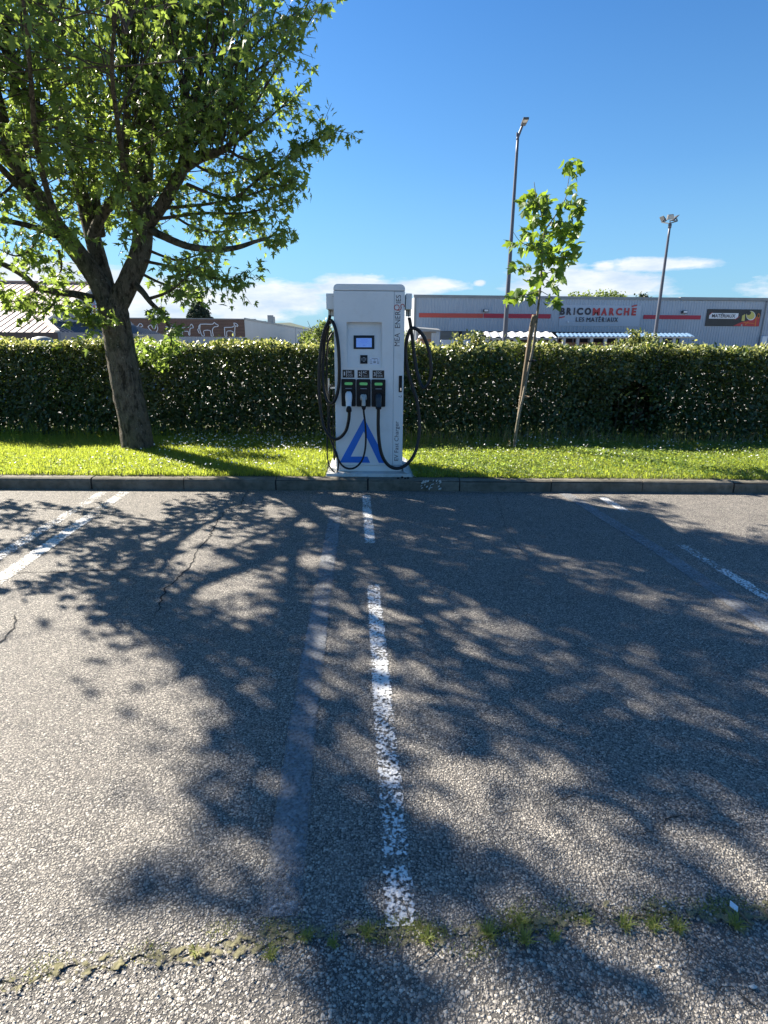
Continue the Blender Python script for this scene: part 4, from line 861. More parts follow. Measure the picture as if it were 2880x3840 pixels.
SC = [(2140, 628, 40), (2125, 640, 30), (2149, 683, 22), (2127, 720, 16), (2149, 765, 45), (2165, 790, 32), (2110, 775, 28), (2020, 742, 42), (1989, 763, 36), (2001, 803, 36), (2050, 750, 30), (2040, 790, 34), (2050, 837, 42), (2134, 846, 40), (2100, 830, 34), (1995, 867, 38), (2075, 892, 46),
      (2160, 876, 28), (2143, 907, 36), (1928, 914, 28), (1965, 929, 28), (2032, 929, 46), (2087, 950, 42), (2143, 960, 34), (2041, 984, 34), (2110, 985, 28), (1940, 1006, 26), (1977, 1012, 24), (2014, 1023, 32), (2094, 1023, 34), (2110, 1040, 18), (2007, 1064, 28), (2072, 1067, 34),
      (1945, 1108, 34), (1977, 1112, 30), (1912, 1127, 25), (2057, 1132, 32), (2085, 1136, 22), (2000, 1110, 26), (2000, 900, 36), (2120, 880, 30)]
lp = []
for (px, py, r) in SC:
    for k in range(max(3, int((r / 40) ** 2 * 13))):
        a = rng.random() * 6.283; q = math.sqrt(rng.random()) * .9; lp.append(PY(px + math.cos(a) * r * q, py + math.sin(a) * r * q * .8 - 8, SY + rng.normal() * .15) )
lp = np.array(lp); rng.shuffle(lp); n = len(lp); print('sapling leaves', n)
stem = PY(2040, 900, SY); out = lp - stem; out[:, 2] = 0; out /= np.maximum(np.linalg.norm(out, axis=1, keepdims=True), .05)
fr = frames(n, (0, 0, 1.0), out * .8 + np.array([0, 0, -.8])); sz = rng.uniform(.08, .14, n)
protos = []
for v in range(3):
    me = bpy.data.meshes.new('leaf'); V = np.array(MAPLE_WIDE[0]); V = V + rng.normal(size=V.shape) * [.02, .02, .03]; me.from_pydata([tuple(q) for q in V], [], MAPLE_WIDE[1]); me.materials.append(M_sapl)
    a = me.attributes.new('rnd', 'FLOAT', 'POINT'); a.data.foreach_set('value', np.zeros(len(V), dtype=np.float32)); protos.append(me)
order = np.argsort(lp[:, 1] - sz * 3); big = order[:300]; rest = order[300:]
for i in big:
    o = link_mesh('leaf', protos[i % 3], sap); M = Matrix.Identity(4)
    for r_ in range(3):
        for c_ in range(3): M[r_][c_] = fr[i][r_][c_] * sz[i]
    M.translation = tuple(lp[i] - so_); o.matrix_local = M
if len(rest): scatter('foliage', MAPLE_WIDE[0], MAPLE_WIDE[1], lp[rest] - so_, fr[rest], sz[rest], M_sapl, sap)['kind'] = 'stuff'
stake = empty('wooden_stake', GP(1922, 1695, .13) + [-.02, .02, 0], label='split wooden stake leaning beside the sapling stem and strapped to it', cat='stake')
sk = np.array(stake.location); mb = MB(sk)
P = LS((1927, 1690, .03), (1948, 1540, .02), (1972, 1370, .0), (1992, 1240, .0), (2006, 1182, .0))
mb.tube(P, [.018, .023, .027, .032, .036], 9, 5, .04); mb.build('post', M_stake, stake, smooth=True)
for px, py, nm, mm in ((1988, 1352, 'rubber_strap', M_black), (1962, 1488, 'fibre_tie', M_stake)):
    c = PY(px + 4, py, SY); mb = MB(sk); mb.tube([c + np.array([math.cos(t) * .062, math.sin(t) * .05, .006 * math.sin(t)]) for t in np.linspace(0, 6.283, 13)], .008, 6, 2, caps=False); mb.build(nm, mm, stake, smooth=True)
for px, py, dx_, lab in ((1912, 1665, 1, 'dead leaf caught at the foot of the sapling stem'),):
    c = PY(px, py, SY - .03); n = 9; o = scatter('dead_leaf', OVAL[0], OVAL[1], rng.normal(size=(n, 3)) * [.02, .02, .02], frames(n, (0, -1, 0)), rng.uniform(.03, .05, n), M_dry); o.location = c; tag(o, 'withered brown leaves caught at the foot of the sapling stem', 'dead leaves')

# ------------------------------------------------------------------ charging station
CY = 6.40; CA = KANG
ch_c = np.array([0.175, CY + 0.29, 0.160])
ch = empty('ev_charging_station', ch_c, CA, label='white electric car charging station with three plugs and blue triangle logo', cat='charging station')
cx_, cy_ = np.array([math.cos(CA), math.sin(CA), 0]), np.array([-math.sin(CA), math.cos(CA), 0]); FY = -0.29
def C(px, py, dy=0.0):                       # sight line -> station's own coordinates on its front plane (dy behind it)
    p0 = ch_c + cy_ * (FY + dy); r = ray(px, py); o = np.array([0, 0, EYE]); t = (p0 - o).dot(cy_) / r.dot(cy_); q = o + r * t - ch_c
    return np.array([q.dot(cx_), FY + dy, q[2]])
def rrect(x0, z0, x1, z1, r, n=5, corners=(1, 1, 1, 1)):
    o = []
    for k, (cx, cz, a0) in enumerate(((x0 + r, z0 + r, 180), (x1 - r, z0 + r, 270), (x1 - r, z1 - r, 0), (x0 + r, z1 - r, 90))):
        if corners[k]: o += [(cx + r * math.cos(R(a0 + 90 * i / n)), cz + r * math.sin(R(a0 + 90 * i / n))) for i in range(n + 1)]
        else: o.append(((x0, z0), (x1, z0), (x1, z1), (x0, z1))[k])
    return o
xl, xr = C(1255, 1400)[0], C(1514, 1400)[0]; zb = 0.0; zt = C(1380, 1065)[2]; zs = C(1380, 1091)[2]; zk = C(1380, 1746)[2]; xseam = C(1475, 1400)[0]
print('charger w/h', xr - xl, zt, 'seam', zs, 'skirt', zk)
MB().extrude(rrect(xl, zs + .003, xr, zt, .045, 6, (0, 0, 1, 1)), FY, 0.29).build('top_cap', M_cw, ch, bevel=.007)
MB().box((xl + .012, FY + .075, zk + .01), (xr - .012, .28, zs + .003)).build('inner_frame', M_cgrey, ch)
# front door with the display niche cut out
nx0, nz1 = C(1300, 1208)[0], C(1300, 1208)[2]; nx1, nz0 = C(1431, 1379)[0], C(1431, 1379)[2]
dep = 0.065
mb = MB(); x0, x1, z0, z1 = xl, xseam - .0005, zk + .001, zs - .001
o = [(x0, z0), (x1, z0), (x1, z1), (x0, z1)]; i_ = [(nx0, nz0), (nx1, nz0), (nx1, nz1), (nx0, nz1)]
V = [(x, FY, z) for x, z in o] + [(x, FY, z) for x, z in i_] + [(x, FY + .03, z) for x, z in o] + [(nx0, FY + .004, nz0), (nx1, FY + .004, nz0), (nx1, FY + dep, nz1), (nx0, FY + dep, nz1)]
Fc = [(0, 1, 5, 4), (1, 2, 6, 5), (2, 3, 7, 6), (3, 0, 4, 7), (0, 8, 9, 1), (1, 9, 10, 2), (2, 10, 11, 3), (3, 11, 8, 0), (4, 5, 13, 12), (5, 6, 14, 13), (6, 7, 15, 14), (7, 4, 12, 15), (12, 13, 14, 15)]
me = bpy.data.meshes.new('front_door'); me.from_pydata(V, [], Fc); me.materials.append(M_cw); door = link_mesh('front_door', me, ch)
bm = bmesh.new(); bm.from_mesh(me); bm.verts.ensure_lookup_table()
es = [e for e in bm.edges if len(e.link_faces) == 2 and e.calc_face_angle(0) > .3]; bmesh.ops.bevel(bm, geom=es, offset=.0035, segments=2, affect='EDGES'); bmesh.ops.recalc_face_normals(bm, faces=bm.faces); bm.to_mesh(me); bm.free()
MB().box((nx0 + .035, FY + .02, nz1 - .0015), (nx1 - .035, FY + .030, nz1 + .002)).build('vent_slot', M_black, door)
MB().extrude([(xseam + .0005, zk + .001), (xr, zk + .001), (xr, zs - .001), (xseam + .0005, zs - .001)], FY + .006, .28).build('side_column', M_cw, ch, bevel=.006)
MB().box((xl, FY + .031, zk + .002), (xl + .011, .28, zs - .002)).build('side_panel', M_cw, ch, bevel=.003)
MB().box((xl + .003, FY + .010, zb), (xr - .003, .285, zk - .002)).build('base_skirt', M_cw, ch, bevel=.004)
# niche back plane
def N(px, py, off=0.0):
    dy = 0.03
    for _ in range(6):
        q = C(px, py, dy); t = (q[2] - nz0) / (nz1 - nz0); dy = .004 + (dep - .004) * t - off
    return C(px, py, dy)
def niche_box(name, a, b, th, m, parent=ch, bevel=.002, off=0.0):
    p = [N(a[0], b[1], off), N(b[0], b[1], off), N(b[0], a[1], off), N(a[0], a[1], off)]; nrm = unit(np.cross(p[1] - p[0], p[3] - p[0]))
    q = [x + nrm * th for x in p]
    return MB().poly([tuple(x) for x in p + q], [(3, 2, 1, 0), (4, 5, 6, 7), (0, 1, 5, 4), (1, 2, 6, 5), (2, 3, 7, 6), (3, 0, 4, 7)]).build(name, m, parent, bevel=bevel)
bez = niche_box('display', (1326, 1258), (1404, 1309), .010, M_blackg)
niche_box('screen', (1336, 1268), (1394, 1302), .0015, M_screen, bez, 0, .0105)
for (a, b) in (((1352, 1273), (1380, 1276)), ((1348, 1279), (1384, 1281)), ((1352, 1284), (1377, 1286)), ((1360, 1293), (1370, 1297))):
    niche_box('screen_text', a, b, .0006, M_screen_ink, bez, 0, .0122)
cr_ = niche_box('card_reader', (1351, 1332), (1378, 1364), .012, M_black)
for (a, b) in (((1356, 1342), (1358, 1352)), ((1361, 1340), (1368, 1342)), ((1361, 1341), (1362.5, 1355)), ((1367, 1341), (1368.5, 1355)), ((1371, 1342), (1373, 1352)), ((1361, 1354), (1368, 1356))): niche_box('reader_icon', a, b, .0006, M_greyi, cr_, 0, .0125)
stk = niche_box('notice_sticker', (1386, 1341), (1423, 1368), .001, M_sticker, ch, 0, .001)
for (a, b) in (((1394, 1343), (1416, 1346)), ((1389, 1348), (1393, 1352)), ((1402, 1348), (1408, 1351)), ((1415, 1347), (1418, 1352)), ((1388, 1355), (1396, 1357)), ((1400, 1354), (1410, 1362)), ((1413, 1354), (1421, 1356)), ((1388, 1360), (1396, 1364)), ((1414, 1359), (1421, 1364))): niche_box('sticker_print', a, b, .0005, M_greyi, stk, 0, .0022)
def fbox(name, a, b, th, m, parent=ch, y=0.0, bevel=0.0, r=0.0):
    p, q = C(a[0], b[1]), C(b[0], a[1])
    if r: mb = MB().extrude(rrect(p[0], p[2], q[0], q[2], r, 5), FY - y - th, FY - y + (.004 if y == 0 else 0))
    else: mb = MB().box((p[0], FY - y - th, p[2]), (q[0], FY - y + (.002 if y == 0 else 0), q[2]))
    return mb.build(name, m, parent, bevel=bevel)
for k, (x0, t1, t2) in enumerate([(1285, 'DC', 'CCS'), (1341, 'AC', 'Type 2'), (1397, 'DC', 'CCS')]):
    y0 = 1387 + k; pl = fbox('number_plate', (x0, y0), (x0 + 44, y0 + 29), .003, M_blackg, ch, 0, .0006)
    tz = .0035
    def T(s, px, py, w, h, m, wt): 
        q = C(px, py); text_obj(s, 'lettering', m, pl, (q[0], FY - .0032, q[2]), (1, 0, 0), (0, 0, 1), w, h, .0008, wt)
    u = (C(1400, 1400)[0] - C(1300, 1400)[0]) / 100
    T(str(k + 1), x0 + 4.5, y0 + 21, 6.5 * u if k else 4.5 * u, 14 * u, M_whitei, .015)
    fbox('divider', (x0 + 14, y0 + 2.5), (x0 + 15.6, y0 + 26), .0008, M_whitei, pl, .0032)
    T(t1, x0 + 19, y0 + 12.5, 15 * u, 8.5 * u, M_whitei, .01); T(t2, x0 + 19, y0 + 24.5 + (1.5 if k == 1 else 0), (21 if k == 1 else 18) * u, (8.5 if k == 1 else 7.5) * u, M_greyi if k == 1 else M_whitei, .005)
    sx0, sy0, sx1, sy1 = x0 - 3.5, 1421 + k * .8, x0 + 48.5, 1523 + k * .8
    sk_ = fbox('plug_holder', (sx0, sy0), (sx1, sy1), .022, M_black, ch, 0, .003, .012)
    fbox('status_light', (sx0 + 11, sy0 + 12), (sx0 + 41, sy0 + 22), .002, M_green, sk_, .022, 0, .0125)
    fbox('holder_mark', (sx0 + 14.5, sy0 + 34), (sx0 + 38, sy0 + 36), .0008, M_greyi, sk_, .022)
    # raised hood round the socket
    q0, q1 = C(sx0 + 6, sy0 + 96), C(sx0 + 46, sy0 + 38); th = .006
    outl = rrect(q0[0], q0[2], q1[0], q1[2], .014, 5, (0, 0, 1, 1)); inn = rrect(q0[0] + th, q0[2], q1[0] - th, q1[2] - th, .010, 5, (0, 0, 1, 1))
    mb = MB(); n = len(outl); ya, yb = FY - .022, FY - .040
    mb.poly([(x, ya, z) for x, z in outl] + [(x, yb, z) for x, z in outl] + [(x, ya, z) for x, z in inn] + [(x, yb, z) for x, z in inn],
            [f for i in range(1, n - 1 + 0) for f in ((i, i + 1, n + i + 1, n + i), (n + i, n + i + 1, 3 * n + i + 1, 3 * n + i), (2 * n + i, 3 * n + i, 3 * n + i + 1, 2 * n + i + 1))])
    mb.build('holder_hood', M_recess, sk_)
# plugs
def loft(name, secs, m, parent, sides=14, bevel=0):
    """secs: list of (centre xyz, half width x, half depth y) stacked along the handle"""
    mb = MB(); pts = []
    for (c, a, b) in secs:
        for k in range(sides):
            t = 2 * math.pi * k / sides; cs, sn = math.cos(t), math.sin(t); e = .72
            pts.append((c[0] + a * math.copysign(abs(cs) ** e, cs), c[1] + b * math.copysign(abs(sn) ** e, sn), c[2]))
    n = len(secs); f = [(i * sides + k, i * sides + (k + 1) % sides, (i + 1) * sides + (k + 1) % sides, (i + 1) * sides + k) for i in range(n - 1) for k in range(sides)]
    f += [tuple(range(sides)), tuple((n - 1) * sides + k for k in range(sides - 1, -1, -1))]
    mb.poly(pts, f); return mb.build(name, m, parent, smooth=True)
def Z1(x, y): return 1160 + x / 2.698, 1020 + y / 2.698
def ZC(x, y, dy): return C(*Z1(x, y), dy)
def ZK(x, y, dy): return C(1270 + x / 8.73, 1370 + y / 8.73, dy)
uu = u
cabA = [ZC(*p) for p in [(403, 1375, -.13), (404, 1430, -.125), (396, 1510, -.11), (372, 1600, -.09), (320, 1668, -.07), (255, 1690, -.05), (190, 1645, -.02), (140, 1545, .02), (108, 1350, .05), (96, 1130, .06), (102, 920, .06), (120, 740, .06), (150, 600, .05), (185, 520, .04), (208, 490, .03), (235, 505, -.01), (268, 590, -.04), (292, 740, -.06), (303, 940, -.06), (300, 1120, -.05), (280, 1240, -.04), (248, 1312, -.03), (212, 1333, .0), (178, 1290, .04), (150, 1190, .07), (138, 1050, .09), (140, 900, .10), (150, 740, .10), (168, 580, .09), (200, 480, .07), (207, 440, .06)]]
cabB = [ZC(*p) for p in [(549, 1375, -.11), (552, 1430, -.10), (566, 1540, -.08), (572, 1680, -.07), (562, 1810, -.07), (530, 1910, -.07), (470, 1975, -.065), (400, 1990, -.06), (330, 1955, -.05), (275, 1860, -.03), (235, 1745, .0), (208, 1660, .05), (190, 1480, .12), (182, 1250, .16), (176, 1050, .18), (176, 880, .2), (183, 760, .22), (200, 680, .24), (232, 625, .26), (256, 612, .28)]]
cabB2 = [ZC(*p) for p in [(205, 500, .08), (186, 640, .1), (172, 900, .12), (178, 1200, .12), (186, 1400, .1), (184, 1600, .08), (180, 1760, .04), (184, 1880, .0), (205, 1965, -.03), (240, 2012, -.05), (268, 2034, -.06), (288, 2000, -.05), (295, 1930, -.04), (285, 1860, -.02), (262, 1795, .02), (232, 1740, .08), (215, 1660, .12), (206, 1500, .16), (200, 1300, .2), (205, 1180, .26), (225, 1145, .30), (250, 1165, .32)]]
cabB3 = [ZC(*p) for p in [(212, 505, .05), (150, 620, .08), (120, 800, .12), (108, 1040, .14), (116, 1300, .14), (140, 1500, .12), (170, 1620, .09), (215, 1700, .06), (248, 1760, .05), (262, 1840, .05), (250, 1900, .10), (246, 1750, .16), (243, 1560, .2), (243, 1350, .24), (244, 1200, .3)]]
cabC = [ZC(*p) for p in [(699, 1375, -.13), (698, 1430, -.125), (697, 1560, -.12), (706, 1710, -.115), (732, 1845, -.11), (785, 1940, -.10), (860, 1985, -.09), (945, 1972, -.07), (1025, 1905, -.04), (1082, 1795, .0), (1112, 1640, .03), (1112, 1480, .05), (1090, 1310, .06), (1050, 1180, .06), (1010, 1060, .06), (985, 930, .06), (975, 800, .06), (985, 690, .05), (1012, 600, .04), (1040, 570, .03), (1075, 573, .03), (1120, 605, .03), (1170, 680, .03), (1210, 800, .03), (1230, 930, .03), (1228, 1050, .03), (1200, 1135, .03), (1160, 1175, .04), (1125, 1130, .06), (1092, 1020, .08), (1065, 860, .09), (1045, 700, .09), (1030, 580, .08), (1018, 500, .07), (1010, 465, .06)]]
def cable(pts, r, label=None):
    mb = MB(); mb.tube(pts, r, 12, 6); o = mb.build('charging_cable', M_cable, ch, smooth=True)
    if label: o['label'] = label
    return o
cA = cable(cabA, .0175, 'thick black cable looped on the left arm'); cB = cable(cabB, .0105, 'thin black cable from the middle plug'); cB2 = cable(cabB2, .008); cB3 = cable(cabB3, .008); cC = cable(cabC, .0185, 'thick black cable looped on the right arm')
def plug(parent, m, cx, top, bot, wt, wb, dtop, dbot, collar=None):
    secs = []
    for t in np.linspace(0, 1, 9):
        py = top + (bot - top) * t; dy = dtop + (dbot - dtop) * t; q = ZK(cx, py, dy)
        a = np.interp(t, [0, .06, .2, .45, .6, 1], [wt * .55, wt * .85, wt, wt * .97, wb, wb * .95]) * uu / 8.73; secs.append((q, a, a * (1.05 if t < .4 else .9)))
    o = loft('plug_handle', secs, m, parent)
    return o
plug(cA, M_plugw, 328, 855, 1420, 116, 96, -.060, -.125)
loft('cable_gland', [(ZK(335, 1340, -.150), 52 * uu / 8.73, .012), (ZK(335, 1420, -.146), 88 * uu / 8.73, .024), (ZK(335, 1500, -.14), 92 * uu / 8.73, .026), (ZK(335, 1535, -.135), 70 * uu / 8.73, .022)], M_black, cA)
loft('plug_grip', [(ZK(340, 1335, -.152), 48 * uu / 8.73, .012), (ZK(338, 1430, -.150), 56 * uu / 8.73, .016), (ZK(336, 1520, -.142), 56 * uu / 8.73, .020)], M_black, cA)
plug(cB, M_plugg, 818, 1000, 1335, 66, 68, -.075, -.10)
loft('plug_head', [(ZK(812, 950, -.05), 78 * uu / 8.73, .022), (ZK(812, 990, -.055), 106 * uu / 8.73, .030), (ZK(812, 1080, -.055), 112 * uu / 8.73, .032), (ZK(812, 1135, -.050), 100 * uu / 8.73, .028)], M_plugg, cB)
loft('cable_gland', [(ZK(820, 1325, -.10), 76 * uu / 8.73, .020), (ZK(820, 1370, -.10), 74 * uu / 8.73, .020), (ZK(822, 1430, -.105), 58 * uu / 8.73, .016), (ZK(825, 1470, -.105), 34 * uu / 8.73, .011)], M_black, cB)
plug(cC, M_plugd, 1305, 925, 1400, 108, 96, -.060, -.125)
loft('cable_gland', [(ZK(1305, 1350, -.128), 92 * uu / 8.73, .024), (ZK(1305, 1400, -.13), 96 * uu / 8.73, .026), (ZK(1305, 1440, -.13), 84 * uu / 8.73, .024)], M_black, cC)
# arms that carry the cables
for sgn, zx0, zx1 in ((-1, 178, 246), (1, 972, 1036)):
    a, b = ZC(zx0, 380, .12), ZC(zx1, 222, .12)
    arm = MB().box((min(a[0], b[0]), FY + .05, a[2]), (max(a[0], b[0]) + (.012 if sgn < 0 else 0), FY + .33, b[2])).build('cable_arm', M_cw, ch, bevel=.005)
    a2, b2 = ZC(zx0 + 3, 446, .12), ZC(zx1, 380, .12)
    MB().box((min(a2[0], b2[0]) + .003, FY + .22, a2[2]), (max(a2[0], b2[0]) - .002, FY + .226, b2[2])).build('retractor_plate', M_steel, arm)
    c = ZC((zx0 + zx1) / 2, 384, .12); d = ZC((zx0 + zx1) / 2, 440, .10); e = ZC((zx0 + zx1) / 2 + (0 if sgn < 0 else 6), 490, .06)
    mb = MB(); mb.tube([c, d, e], .0045, 6, 3); mb.build('hook', M_black, arm)
    mb = MB(); mb.tube([c + [-.02, 0, 0], c + [.02, 0, 0]], .008, 8, 1); mb.build('pulley', M_steel, arm)
    q = ZC(zx1 - 10 if sgn < 0 else zx0 + 14, 243 if sgn < 0 else 262, .0)
    MB().box((q[0] - .004, FY + .047, q[2] - .004), (q[0] + .004, FY + .051, q[2] + .004)).build('screw', M_steel, arm)
    k = ZC(208, 520, .035) if sgn < 0 else ZC(1028, 590, .035)
    mb = MB(); mb.tube([k + [0, -.02, .05], k + [0, -.005, .02], k + [0, .03, .0], k + [0, .07, .03]], .011, 8, 3); mb.build('cable_clamp', M_black, arm)
h0, h1 = ZC(190, 1230, .28), ZC(190, 1075, .28)
hk = MB().bar(h0, h1, .008, .03).build('cable_rest', M_cw, ch); a_ = ZC(192, 1172, .28); MB().box((a_[0], a_[1] - .008, a_[2] - .010), (xl + .004, a_[1] + .008, a_[2] + .010)).build('rest_arm', M_cw, hk)
# logo, words, handle
tp = {k: C(*p) for k, p in dict(a=(1365, 1567), b=(1453, 1736), c=(1421, 1736), d=(1364, 1618), e=(1315.5, 1712), f=(1378, 1712), g=(1388, 1735.5), h=(1274, 1734.5)).items()}
mb = MB()
V = [(tp[k][0], FY - .0012, tp[k][2]) for k in 'abcdefgh'] + [(tp[k][0], FY + .001, tp[k][2]) for k in 'abcdefgh']
mb.poly(V, [(0, 3, 2, 1), (0, 7, 4, 3), (7, 6, 5, 4)] + [(i, (i + 1) % 8, 8 + (i + 1) % 8, 8 + i) for i in range(8)]); mb.build('triangle_logo', M_blue, ch, recalc=False)
UP, LF = (0, 0, 1), (-1, 0, 0); TYF = FY + .0058
def vtext(s, px_base, py_base, px_top, py_top, m, wt=0.0, y=TYF, nm='lettering'):
    a = C(px_base, py_base); b = C(px_top, py_top); return text_obj(s, nm, m, ch, (a[0], y, a[2]), UP, LF, abs(b[2] - a[2]), abs(b[0] - a[0]), .0008, wt)
vtext('MEA', 1498.5, 1298, 1479.5, 1249, M_ink); vtext('ENER', 1500.5, 1230, 1482, 1165.5, M_ink)
vtext('IES', 1503.5, 1137, 1485, 1106, M_ink)
# the looping red g whose tail passes into the next letter
g_c = C(1488, 1153); r0 = 9.0 * u; y = TYF - .0008
mb = MB(); mb.tube([(g_c[0] + math.cos(t) * r0, y, g_c[2] + math.sin(t) * r0) for t in np.linspace(.4, 6.6, 15)], 1.5 * u, 6, 2); 
def GC(px, py): q = C(px, py); return (q[0], y, q[2])
mb.tube([GC(1482, 1161), GC(1493, 1163.5), GC(1502, 1161), GC(1504.5, 1154), GC(1503, 1146), GC(1507, 1141), GC(1513, 1142), GC(1516.5, 1147), GC(1515, 1151)], [1.5 * u] * 9, 6, 3)
mb.build('swash_letter', M_red, ch, smooth=True)
vtext('EV Fast Charger', 1498, 1728, 1480, 1580, M_ink)
hd = fbox('door_handle', (1495, 1409), (1508, 1470), .014, M_black, ch, -.006, .003)
fbox('lever', (1500.5, 1454), (1505.5, 1465), .006, M_chrome, hd, .0085, .002)
mb = MB(); mb.tube([GC(1505.5, 1483), GC(1506, 1488), GC(1501, 1490), GC(1497, 1486), GC(1495, 1489)], .7 * u, 5, 3); mb.build('small_mark', M_ink, ch)
# bolts on base
for px in (1275, 1490):
    q = C(px, 1758); mb = MB(); mb.tube([(q[0], FY + .012, q[2]), (q[0], FY + .006, q[2])], .006, 8, 1); mb.build('bolt', M_cgrey, ch)

# concrete pad under it
pad = empty('concrete_pad', (0.19, 6.7, 0.12), label='white painted concrete pad under the charging station', cat='pad')
pa = np.array(pad.location); mb = MB(pa)
def padpt(s, d, z): p = kerb_pt(s, d); return (p[0], p[1], z)
sL, sR = (np.array([-0.31, 6.2]) - K0).dot(KD), (np.array([0.655, 6.2]) - K0).dot(KD)
top = 0.164
mb.poly([padpt(sL, KW + .012, .10), padpt(sR + .03, KW + .012, .10), padpt(sR + .02, 1.02, .10), padpt(sL, 1.02, .10), padpt(sL + .01, KW + .02, top - .004), padpt(sR - .03, KW + .02, top - .004), padpt(sR - .04, 1.0, top), padpt(sL + .01, 1.0, top)],
        [(0, 1, 5, 4), (1, 2, 6, 5), (2, 3, 7, 6), (3, 0, 4, 7), (4, 5, 6, 7)]); 
mb.build('slab', M_plinth, pad, bevel=.008)
mb = MB(pa)                                  # rough haunch cast on the right side
sx = sR - .10
hp = []; ns, nd = 7, 9
for i in range(ns):
    for j in range(nd):
        s = sx + .17 * i / (ns - 1); d = .15 + .85 * j / (nd - 1); hp.append(padpt(s, d, .112 + .085 * (1 - i / (ns - 1)) ** 1.3 * (.75 + .25 * math.sin(j)) + rnd.uniform(-.008, .008)))
mb.poly(hp, [(i * nd + j, (i + 1) * nd + j, (i + 1) * nd + j + 1, i * nd + j + 1) for i in range(ns - 1) for j in range(nd - 1)]); mb.build('haunch', M_plinth, pad, smooth=True)
for k, (px, py, lab) in enumerate([(1493, 1793, 'dark stone on the pad corner, leftmost of the crumbs'), (1508, 1790, 'middle dark crumb on the pad corner'), (1520, 1793, 'small dark crumb on the right corner of the pad'), (1530, 1792, 'dark crumb at the outer right edge of the pad')]):
    c = GP(px, py, .15); s = .012; mb = MB(c); mb.obox(c, (s, .002, 0), (0, s * .8, .002), (.001, 0, s * .6)); tag(mb.build('stone_crumb', M_crack, loc=c, bevel=.003), lab, 'stone', 'dark crumbs on the pad corner')

# ------------------------------------------------------------------ lamp posts
def gz(x, y): return float(land_z(np.array(x), np.array(y)))
lp_ = empty('street_lamp', (5.35, 21, gz(5.35, 21)), label='tall galvanised street lamp with bent top and flat lamp head behind the hedge', cat='street lamp'); q0 = np.array(lp_.location)
a, b, c = PY(1942, 515, 21), PY(1958, 474, 21), PY(1963, 458, 21)
mb = MB(q0); mb.tube([(5.35, 21, q0[2]), (5.35, 21, 1.4), (5.353, 21, 4.5), a], [.10, .085, .062, .042], 14, 5); mb.build('pole', M_galv, lp_, smooth=True)
mb = MB(q0); mb.tube([a - [0, 0, .06], a, b, c], [.05, .045, .04, .036], 10, 2); mb.build('bent_arm', M_galv, lp_, smooth=True)
h1_, h2_, h3_, h4_ = PY(1952, 473, 20.95), PY(1970, 473, 20.95), PY(1984, 447, 20.35), PY(1962, 447, 20.35)
n_ = unit(np.cross(h2_ - h1_, h4_ - h1_)); n_ = n_ if n_[2] > 0 else -n_
mb = MB(q0); mb.poly([h1_, h2_, h3_, h4_, h1_ + n_ * .06, h2_ + n_ * .06, h3_ + n_ * .06, h4_ + n_ * .06], [(0, 1, 2, 3), (4, 7, 6, 5), (0, 4, 5, 1), (1, 5, 6, 2), (2, 6, 7, 3), (3, 7, 4, 0)]); hdl = mb.build('lamp_head', M_darkhead, lp_, bevel=.01)
mb = MB(q0); e = lambda s, t: h1_ * (1 - s) * (1 - t) + h2_ * s * (1 - t) + h3_ * s * t + h4_ * (1 - s) * t - n_ * .004
mb.poly([e(.12, .55), e(.88, .55), e(.88, .93), e(.12, .93)] + [e(.12, .55) + n_ * .01, e(.88, .55) + n_ * .01, e(.88, .93) + n_ * .01, e(.12, .93) + n_ * .01], [(0, 1, 2, 3), (4, 7, 6, 5), (0, 4, 5, 1), (1, 5, 6, 2), (2, 6, 7, 3), (3, 7, 4, 0)]); mb.build('lens', M_lens, hdl)
q = PY(1941, 505, 21); MB(q0).box(tuple(q - [.04, .02, .05]), tuple(q + [0, .02, .06])).build('photocell', M_galv, lp_)

MX, MY = 19.44, 38.0
mt = empty('floodlight_mast', (MX, MY, gz(MX, MY)), label='slim mast carrying a cluster of floodlights in front of the store', cat='floodlight mast'); q0 = np.array(mt.location)
zt_ = PY(2513, 838, MY)[2]
mb = MB(q0); mb.tube([(MX, MY, q0[2]), (MX, MY, 4), (MX, MY, zt_)], [.13, .10, .062], 14, 4); mb.tube([(MX, MY, zt_ - .25), (MX, MY, zt_ - .02)], .10, 10, 1); mb.build('pole', M_galv, mt, smooth=True)
def PM(x, y, d=0): return PY(2440 + x / 11.85, 760 + y / 11.85, MY + d)
mb = MB(q0)
for a, b in (((490, 870, 0), (820, 925, -.5)), ((820, 925, -.5), (1180, 820, 0)), ((490, 870, 0), (700, 790, .5)), ((1180, 820, 0), (900, 780, .5)), ((610, 870, -.2), (660, 790, 0)), ((860, 900, -.3), (860, 800, 0)), ((1050, 850, -.1), (1050, 790, 0)), ((1180, 820, 0), (1150, 700, 0)), ((490, 870, 0), (620, 730, 0))):
    mb.bar(PM(*a), PM(*b), .055)
mb.build('frame', M_darkhead, mt)
